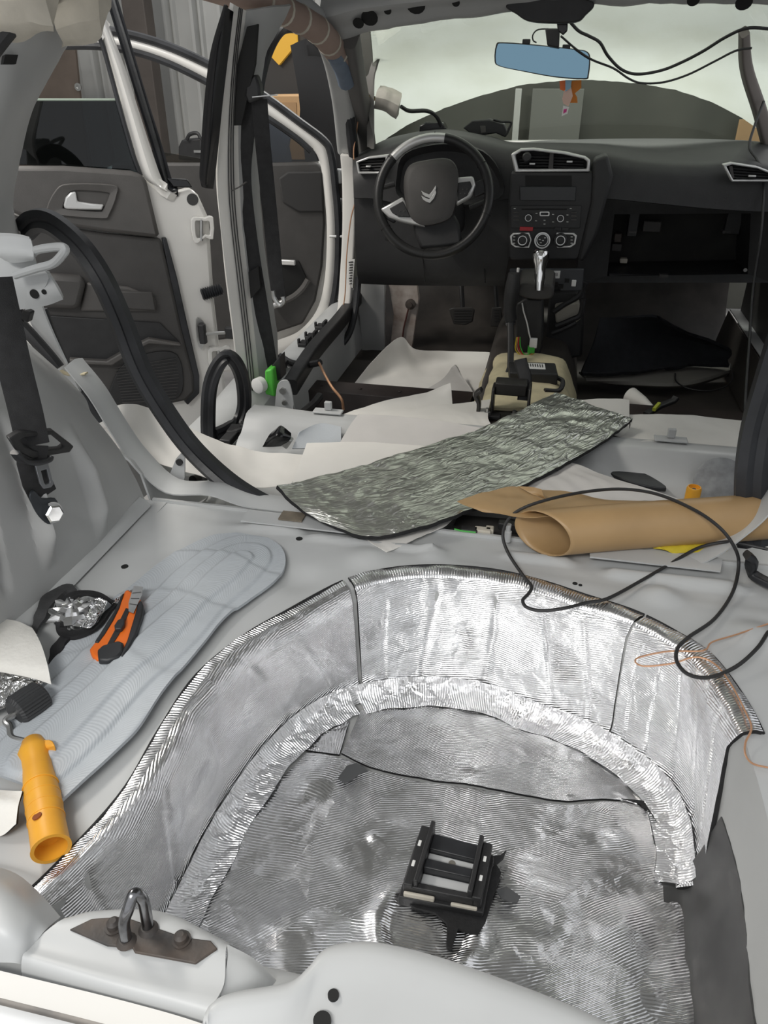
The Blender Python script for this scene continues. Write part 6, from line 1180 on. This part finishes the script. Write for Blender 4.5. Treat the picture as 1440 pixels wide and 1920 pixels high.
sheet('release_paper', 'large white paper with a raised corner on the driver side front floor', [[(657, 728, -.22), (700, 676, -.17), (750, 632, -.12), (780, 655, -.17), (850, 658, -.2), (918, 661, -.21)], [(665, 729, -.22), (715, 700, -.22), (760, 690, -.22), (800, 690, -.235), (860, 690, -.235), (917, 690, -.23)], [(672, 730, -.22), (720, 732, -.23), (770, 735, -.235), (820, 738, -.235), (860, 740, -.235), (892, 741, -.235)]], nv=40, seed=6, amp=.003)
sheet('release_paper', 'small wrinkled clear paper lying over the corner of the front floor paper', [[(790, 735, -.20), (830, 710, -.19), (850, 686, -.18), (858, 690, -.19)], [(810, 738, -.20), (845, 722, -.2), (868, 715, -.2), (878, 720, -.2)], [(840, 742, -.2), (862, 742, -.2), (880, 742, -.2), (890, 742, -.2)]], 'paper2', nu=12, nv=14, seed=7, amp=.006)
sheet('release_paper', 'white paper strip behind the foil sheet next to the passenger floor', [[(1070, 752, -.05), (1110, 748, -.05), (1160, 748, -.05), (1180, 750, -.05)], [(1070, 775, -.05), (1110, 775, -.05), (1155, 775, -.05), (1180, 778, -.05)], [(1070, 800, -.05), (1110, 805, -.05), (1150, 815, -.05), (1180, 825, -.05)]], seed=8, amp=.002)
sheet('release_paper', 'wide white paper hanging over the front of the seat pan on the passenger side', [[(1180, 778, -.06), (1250, 776, -.05), (1320, 781, -.05), (1396, 788, -.06)], [(1180, 805, -.05), (1250, 804, -.05), (1320, 808, -.05), (1394, 818, -.05)], [(1150, 830, -.03), (1260, 828, -.03), (1330, 850, -.035), (1392, 880, -.045)]], seed=9, amp=.003)
sheet('tissue_paper', 'wrinkled grey-white paper between the foil sheet and the kraft paper roll', [[(950, 912, -.004), (1000, 890, -.006), (1055, 872, -.008), (1070, 868, -.008)], [(950, 918, .002), (1020, 905, .006), (1100, 898, .012), (1180, 905, .01)], [(960, 926, .01), (1040, 928, .01), (1140, 936, .012), (1280, 938, .01)]], 'paper2', seed=10, amp=.004)
sheet('release_paper', 'small white paper corner sticking out under the bent edge of the foil sheet', [[(678, 1005, .006), (740, 985, .006), (800, 968, .008), (850, 972, .008)], [(700, 1020, .006), (750, 1008, .006), (790, 990, .007), (835, 985, .008)], [(725, 1034, .005), (745, 1026, .005), (780, 1010, .006), (820, 992, .008)]], seed=11, amp=.002)
rp_ = MB(); rp_.sweep([pz(1182, 745, -.18), pz(1205, 755, -.18), pz(1222, 764, -.18)], circ(.032, 20), V((0, 0, 1)), scale=lambda u: 1-.75*u); tag(rp_.build('paper_cone', M['paper']), 'small rolled cone of white paper on the passenger floor', 'paper')
ck = thing('floor_knife', 'black cutter with a yellow-green slider on the passenger floor', 'knife', pz(1230, 765, -.16))
MB().sweep([pz(1212, 777, -.15), pz(1235, 762, -.14), pz(1262, 752, -.13), pz(1268, 745, -.12)], rrect(.022, .012, .004), V((0, 0, 1))).build('handle', M['black'], ck)
MB().sweep([pz(1226, 768, -.128), pz(1236, 757, -.123)], rrect(.01, .01, .002), V((0, 0, 1))).build('slider', mat('lime', (.45, .5, .05), .5), ck)
# ================================================================== large foil sheet
up = [(520, 908, .06), (585, 897, .04), (700, 865, .02), (800, 836, .01), (900, 803, .0), (985, 764, -.01), (1042, 735, -.02)]; lo = [(600, 978, .03), (690, 1004, .022), (780, 990, .026), (880, 955, .028), (1000, 900, .015), (1110, 840, .0), (1186, 786, -.015)]
midl = [((a[0]+b[0])/2, (a[1]+b[1])/2, (a[2]+b[2])/2+.004) for a, b in zip(up, lo)]; midl[0] = (556, 948, .045)
mb = MB(); mb.patch([[pz(*p) for p in r] for r in (lo, midl, up)], 60, 150, .008, lambda u, v, p: .003*fbm(p, 10, 4)+.0025*fbm(p, 30, 2), 0, 1)
tag(mb.build('foil_sheet', [M['creased'], M['foam']]), 'large loose wrinkled grey foil sheet with black foam backing lying across the seat pan', 'insulation')
# ================================================================== kraft paper roll
kr = thing('kraft_paper_roll', 'brown kraft paper rolled into a tube with a loose crumpled flap', 'paper roll', pz(1200, 1000, .0))
e0, e1 = pz(1016, 1000, .043), pz(1440, 966, .05); axk = (e1-e0).normalized(); upk = V((0, 0, 1)); upk = (upk-axk*upk.dot(axk)).normalized(); sdk = axk.cross(upk)
rows = []
for i in range(41):
    f = i/40; row = []
    c = e0.lerp(e1, f)
    for k in range(57):
        t = -2.2+2*math.pi*1.35*k/56; r = .0395+.0012*t/6+.002*math.sin(f*5)*math.cos(t)
        row.append(c+sdk*(-math.cos(t)*r)*1.05+upk*math.sin(t)*r+axk*(.036*(-math.cos(t))*(1-f)**2))
    rows.append(row)
mb = MB(); flat = [p for r in rows for p in r]; mb.add(flat, [(i*57+j, i*57+j+1, (i+1)*57+j+1, (i+1)*57+j) for i in range(40) for j in range(56)])
rl_ = mb.build('roll', M['kraft'], kr, ang=80)
sm_ = rl_.modifiers.new('thickness', 'SOLIDIFY'); sm_.thickness = .0008
fl = [[(857, 938, .045), (930, 917, .05), (975, 914, .052), (1060, 922, .05), (1150, 938, .05), (1290, 938, .055), (1400, 940, .055)], [(875, 948, .045), (940, 940, .055), (1000, 942, .06), (1080, 948, .06), (1170, 946, .065), (1290, 946, .068), (1400, 946, .07)], [(905, 960, .045), (960, 968, .06), (1010, 970, .07), (1090, 966, .074), (1180, 960, .076), (1290, 956, .076), (1400, 954, .078)]]
mb = MB(); mb.patch([[pz(*p) for p in r] for r in fl[::-1]], 16, 50, .0008, lambda u, v, p: .004*fbm(p, 16, 6)); mb.build('flap', M['kraft'], kr)
MB().patch([[pz(a, b, z) for a, b, z in ((970, 912, .055), (1000, 914, .062), (1016, 918, .07))], [pz(a, b, z) for a, b, z in ((985, 920, .056), (1005, 925, .06), (1020, 930, .066))], [pz(a, b, z) for a, b, z in ((1000, 928, .056), (1015, 932, .058), (1024, 936, .06))]], 6, 6, .0008).build('torn_corner', M['kraft'], kr)
# ================================================================== yellow sponge, orange tool handle end, black ring
tag(MB().patch([[pz(a, b, .012) for a, b in ((1225, 1028), (1290, 1020), (1370, 1012))], [pz(a, b, .015) for a, b in ((1240, 1030), (1300, 1026), (1370, 1024))], [pz(a, b, .01) for a, b in ((1262, 1036), (1310, 1038), (1362, 1034))]], 10, 14, .004, lambda u, v, p: .002*fbm(p, 30)).build('sponge', M['yfoam']), 'flat yellow sponge peeking out under the kraft paper roll', 'sponge')
oc = thing('orange_handgrip', 'small orange plastic handle end of a tool standing on the seat pan behind the kraft paper roll', 'handgrip', pz(1294, 945, -.09))  # end of an orange tool handle with a hole
MB().lathe([(.0155, 0), (.0155, .038), (.0135, .042), (.012, .042), (.012, .036), (0, .036)], pz(1295, 945, -.085), (0, 0, 1), 24).build('grip_end', M['yellow'], oc)
MB().lathe([(.004, 0), (.004, .001)], pz(1295, 945, -.085)+V((0, 0, .0365)), (0, 0, 1), 10).build('grip_hole', M['ink'], oc)
hl = MB(); hp_ = [(1135, 882), (1165, 880), (1200, 884), (1230, 898), (1250, 915), (1200, 908), (1160, 895)]; hl.prism([pz(p.x, p.y, -.07) for p in smooth([(a, b, 0) for a, b in hp_], 3, True)], V((0, 0, -.01))); tag(hl.build('access_cover', M['rubber'], None, .002), 'black rubber cover of the tank opening in the seat pan', 'cover')
# things under the foil edge: dark gap with connectors
gpd = thing('seat_connector', 'white and black connectors lying in the gap before the boot edge', 'connector', pz(910, 995, -.02))
MB().prism([pz(a, b, -.03) for a, b in ((860, 965), (980, 975), (985, 1000), (890, 998), (850, 985))], V((0, 0, -.01))).build('mat_piece', M['trim'], gpd)
for a, b, w, m in ((905, 997, .03, 'cream'), (918, 995, .015, 'cream'), (880, 996, .03, 'black'), (955, 985, .04, 'black')): MB().box(pz(a, b, .0), (w, .016, .014)).build('plug', M[m], gpd, .002)
MB().tube([pz(a, b, .004) for a, b in ((852, 992), (870, 996), (892, 998))], .0015, 6).build('green_lead', M['green'], gpd)
st_ = thing('floor_stud', 'short painted threaded stud on the front edge of the boot floor', 'stud', pz(951, 1015, .0))
MB().lathe([(.0065, 0), (.0065, .02), (.0045, .021), (.0045, .028), (.005, .029), (.005, .034), (0, .034)], pz(951, 1014, .002), (0, 0, 1), 14).build('pin', M['paint'], st_)
# ================================================================== cables in the boot
tag(MB().tube([pz(*p) for p in ((1440, 1185, .01), (1420, 1215, .02), (1380, 1250, .016), (1330, 1270, .014), (1290, 1264, .014), (1269, 1240, .014), (1271, 1215, .012), (1292, 1194, .012), (1340, 1160, .008), (1374, 1110, .008), (1385, 1060, .02), (1378, 1028, .05), (1350, 990, .078), (1300, 955, .088), (1230, 926, .09), (1160, 917, .088), (1080, 925, .09), (1000, 945, .08), (958, 968, .055), (943, 1000, .03), (952, 1035, .01), (980, 1078, .008), (996, 1098, .012), (992, 1112, .012), (980, 1126, .01), (990, 1140, .006), (1020, 1145, .006), (1060, 1140, .012), (1100, 1130, .012), (1140, 1122, .012), (1200, 1090, .008), (1255, 1058, .008), (1310, 1027, .022), (1360, 1016, .035), (1392, 1020, .03), (1440, 1030, .03))], .0028, 8, 6).build('black_cable', M['black']), 'black twin cable looping from the kraft roll over the boot floor into the well', 'cable')
tag(MB().tube([pz(*p) for p in ((1445, 1168, .012), (1380, 1190, .01), (1335, 1204, .012), (1318, 1220, .014), (1255, 1221, .004), (1200, 1232, -.005), (1192, 1242, -.006), (1210, 1249, -.004), (1260, 1244, .004), (1305, 1232, .014), (1340, 1245, .015), (1370, 1282, .014), (1398, 1335, .014), (1409, 1365, .016), (1398, 1392, .01), (1398, 1415, .008), (1412, 1432, .006), (1445, 1440, .006))], .0013, 6, 6).build('copper_cable', M['copper']), 'thin copper wire looping over the rim of the well', 'wire')
tag(MB().tube([pY(a, b, y) for a, b, y in ((1432, 190, 2.9), (1415, 235, 2.85), (1405, 275, 2.8), (1420, 300, 2.75), (1432, 330, 2.7), (1428, 430, 2.6), (1412, 540, 2.5), (1405, 640, 2.3), (1398, 740, 2.1), (1396, 800, 1.95), (1388, 870, 1.75))], .004, 8, 6).build('pillar_cable', M['black']), 'black cable hanging down beside the passenger door pillar', 'cable')
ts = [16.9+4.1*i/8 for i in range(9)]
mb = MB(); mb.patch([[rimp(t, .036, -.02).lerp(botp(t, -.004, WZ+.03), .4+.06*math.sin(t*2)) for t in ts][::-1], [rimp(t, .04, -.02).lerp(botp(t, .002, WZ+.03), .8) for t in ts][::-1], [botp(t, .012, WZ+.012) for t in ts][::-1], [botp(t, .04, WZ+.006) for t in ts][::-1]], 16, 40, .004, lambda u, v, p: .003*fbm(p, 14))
tag(mb.build('well_wall_shade', mat('shade_dark_grey', (.06, .06, .06), .45, 0, .2, 20)), 'dark sheet standing in for shade on the well wall beyond the free foil edge', 'mat')  # dark sheet in place of the shade on the bare well wall
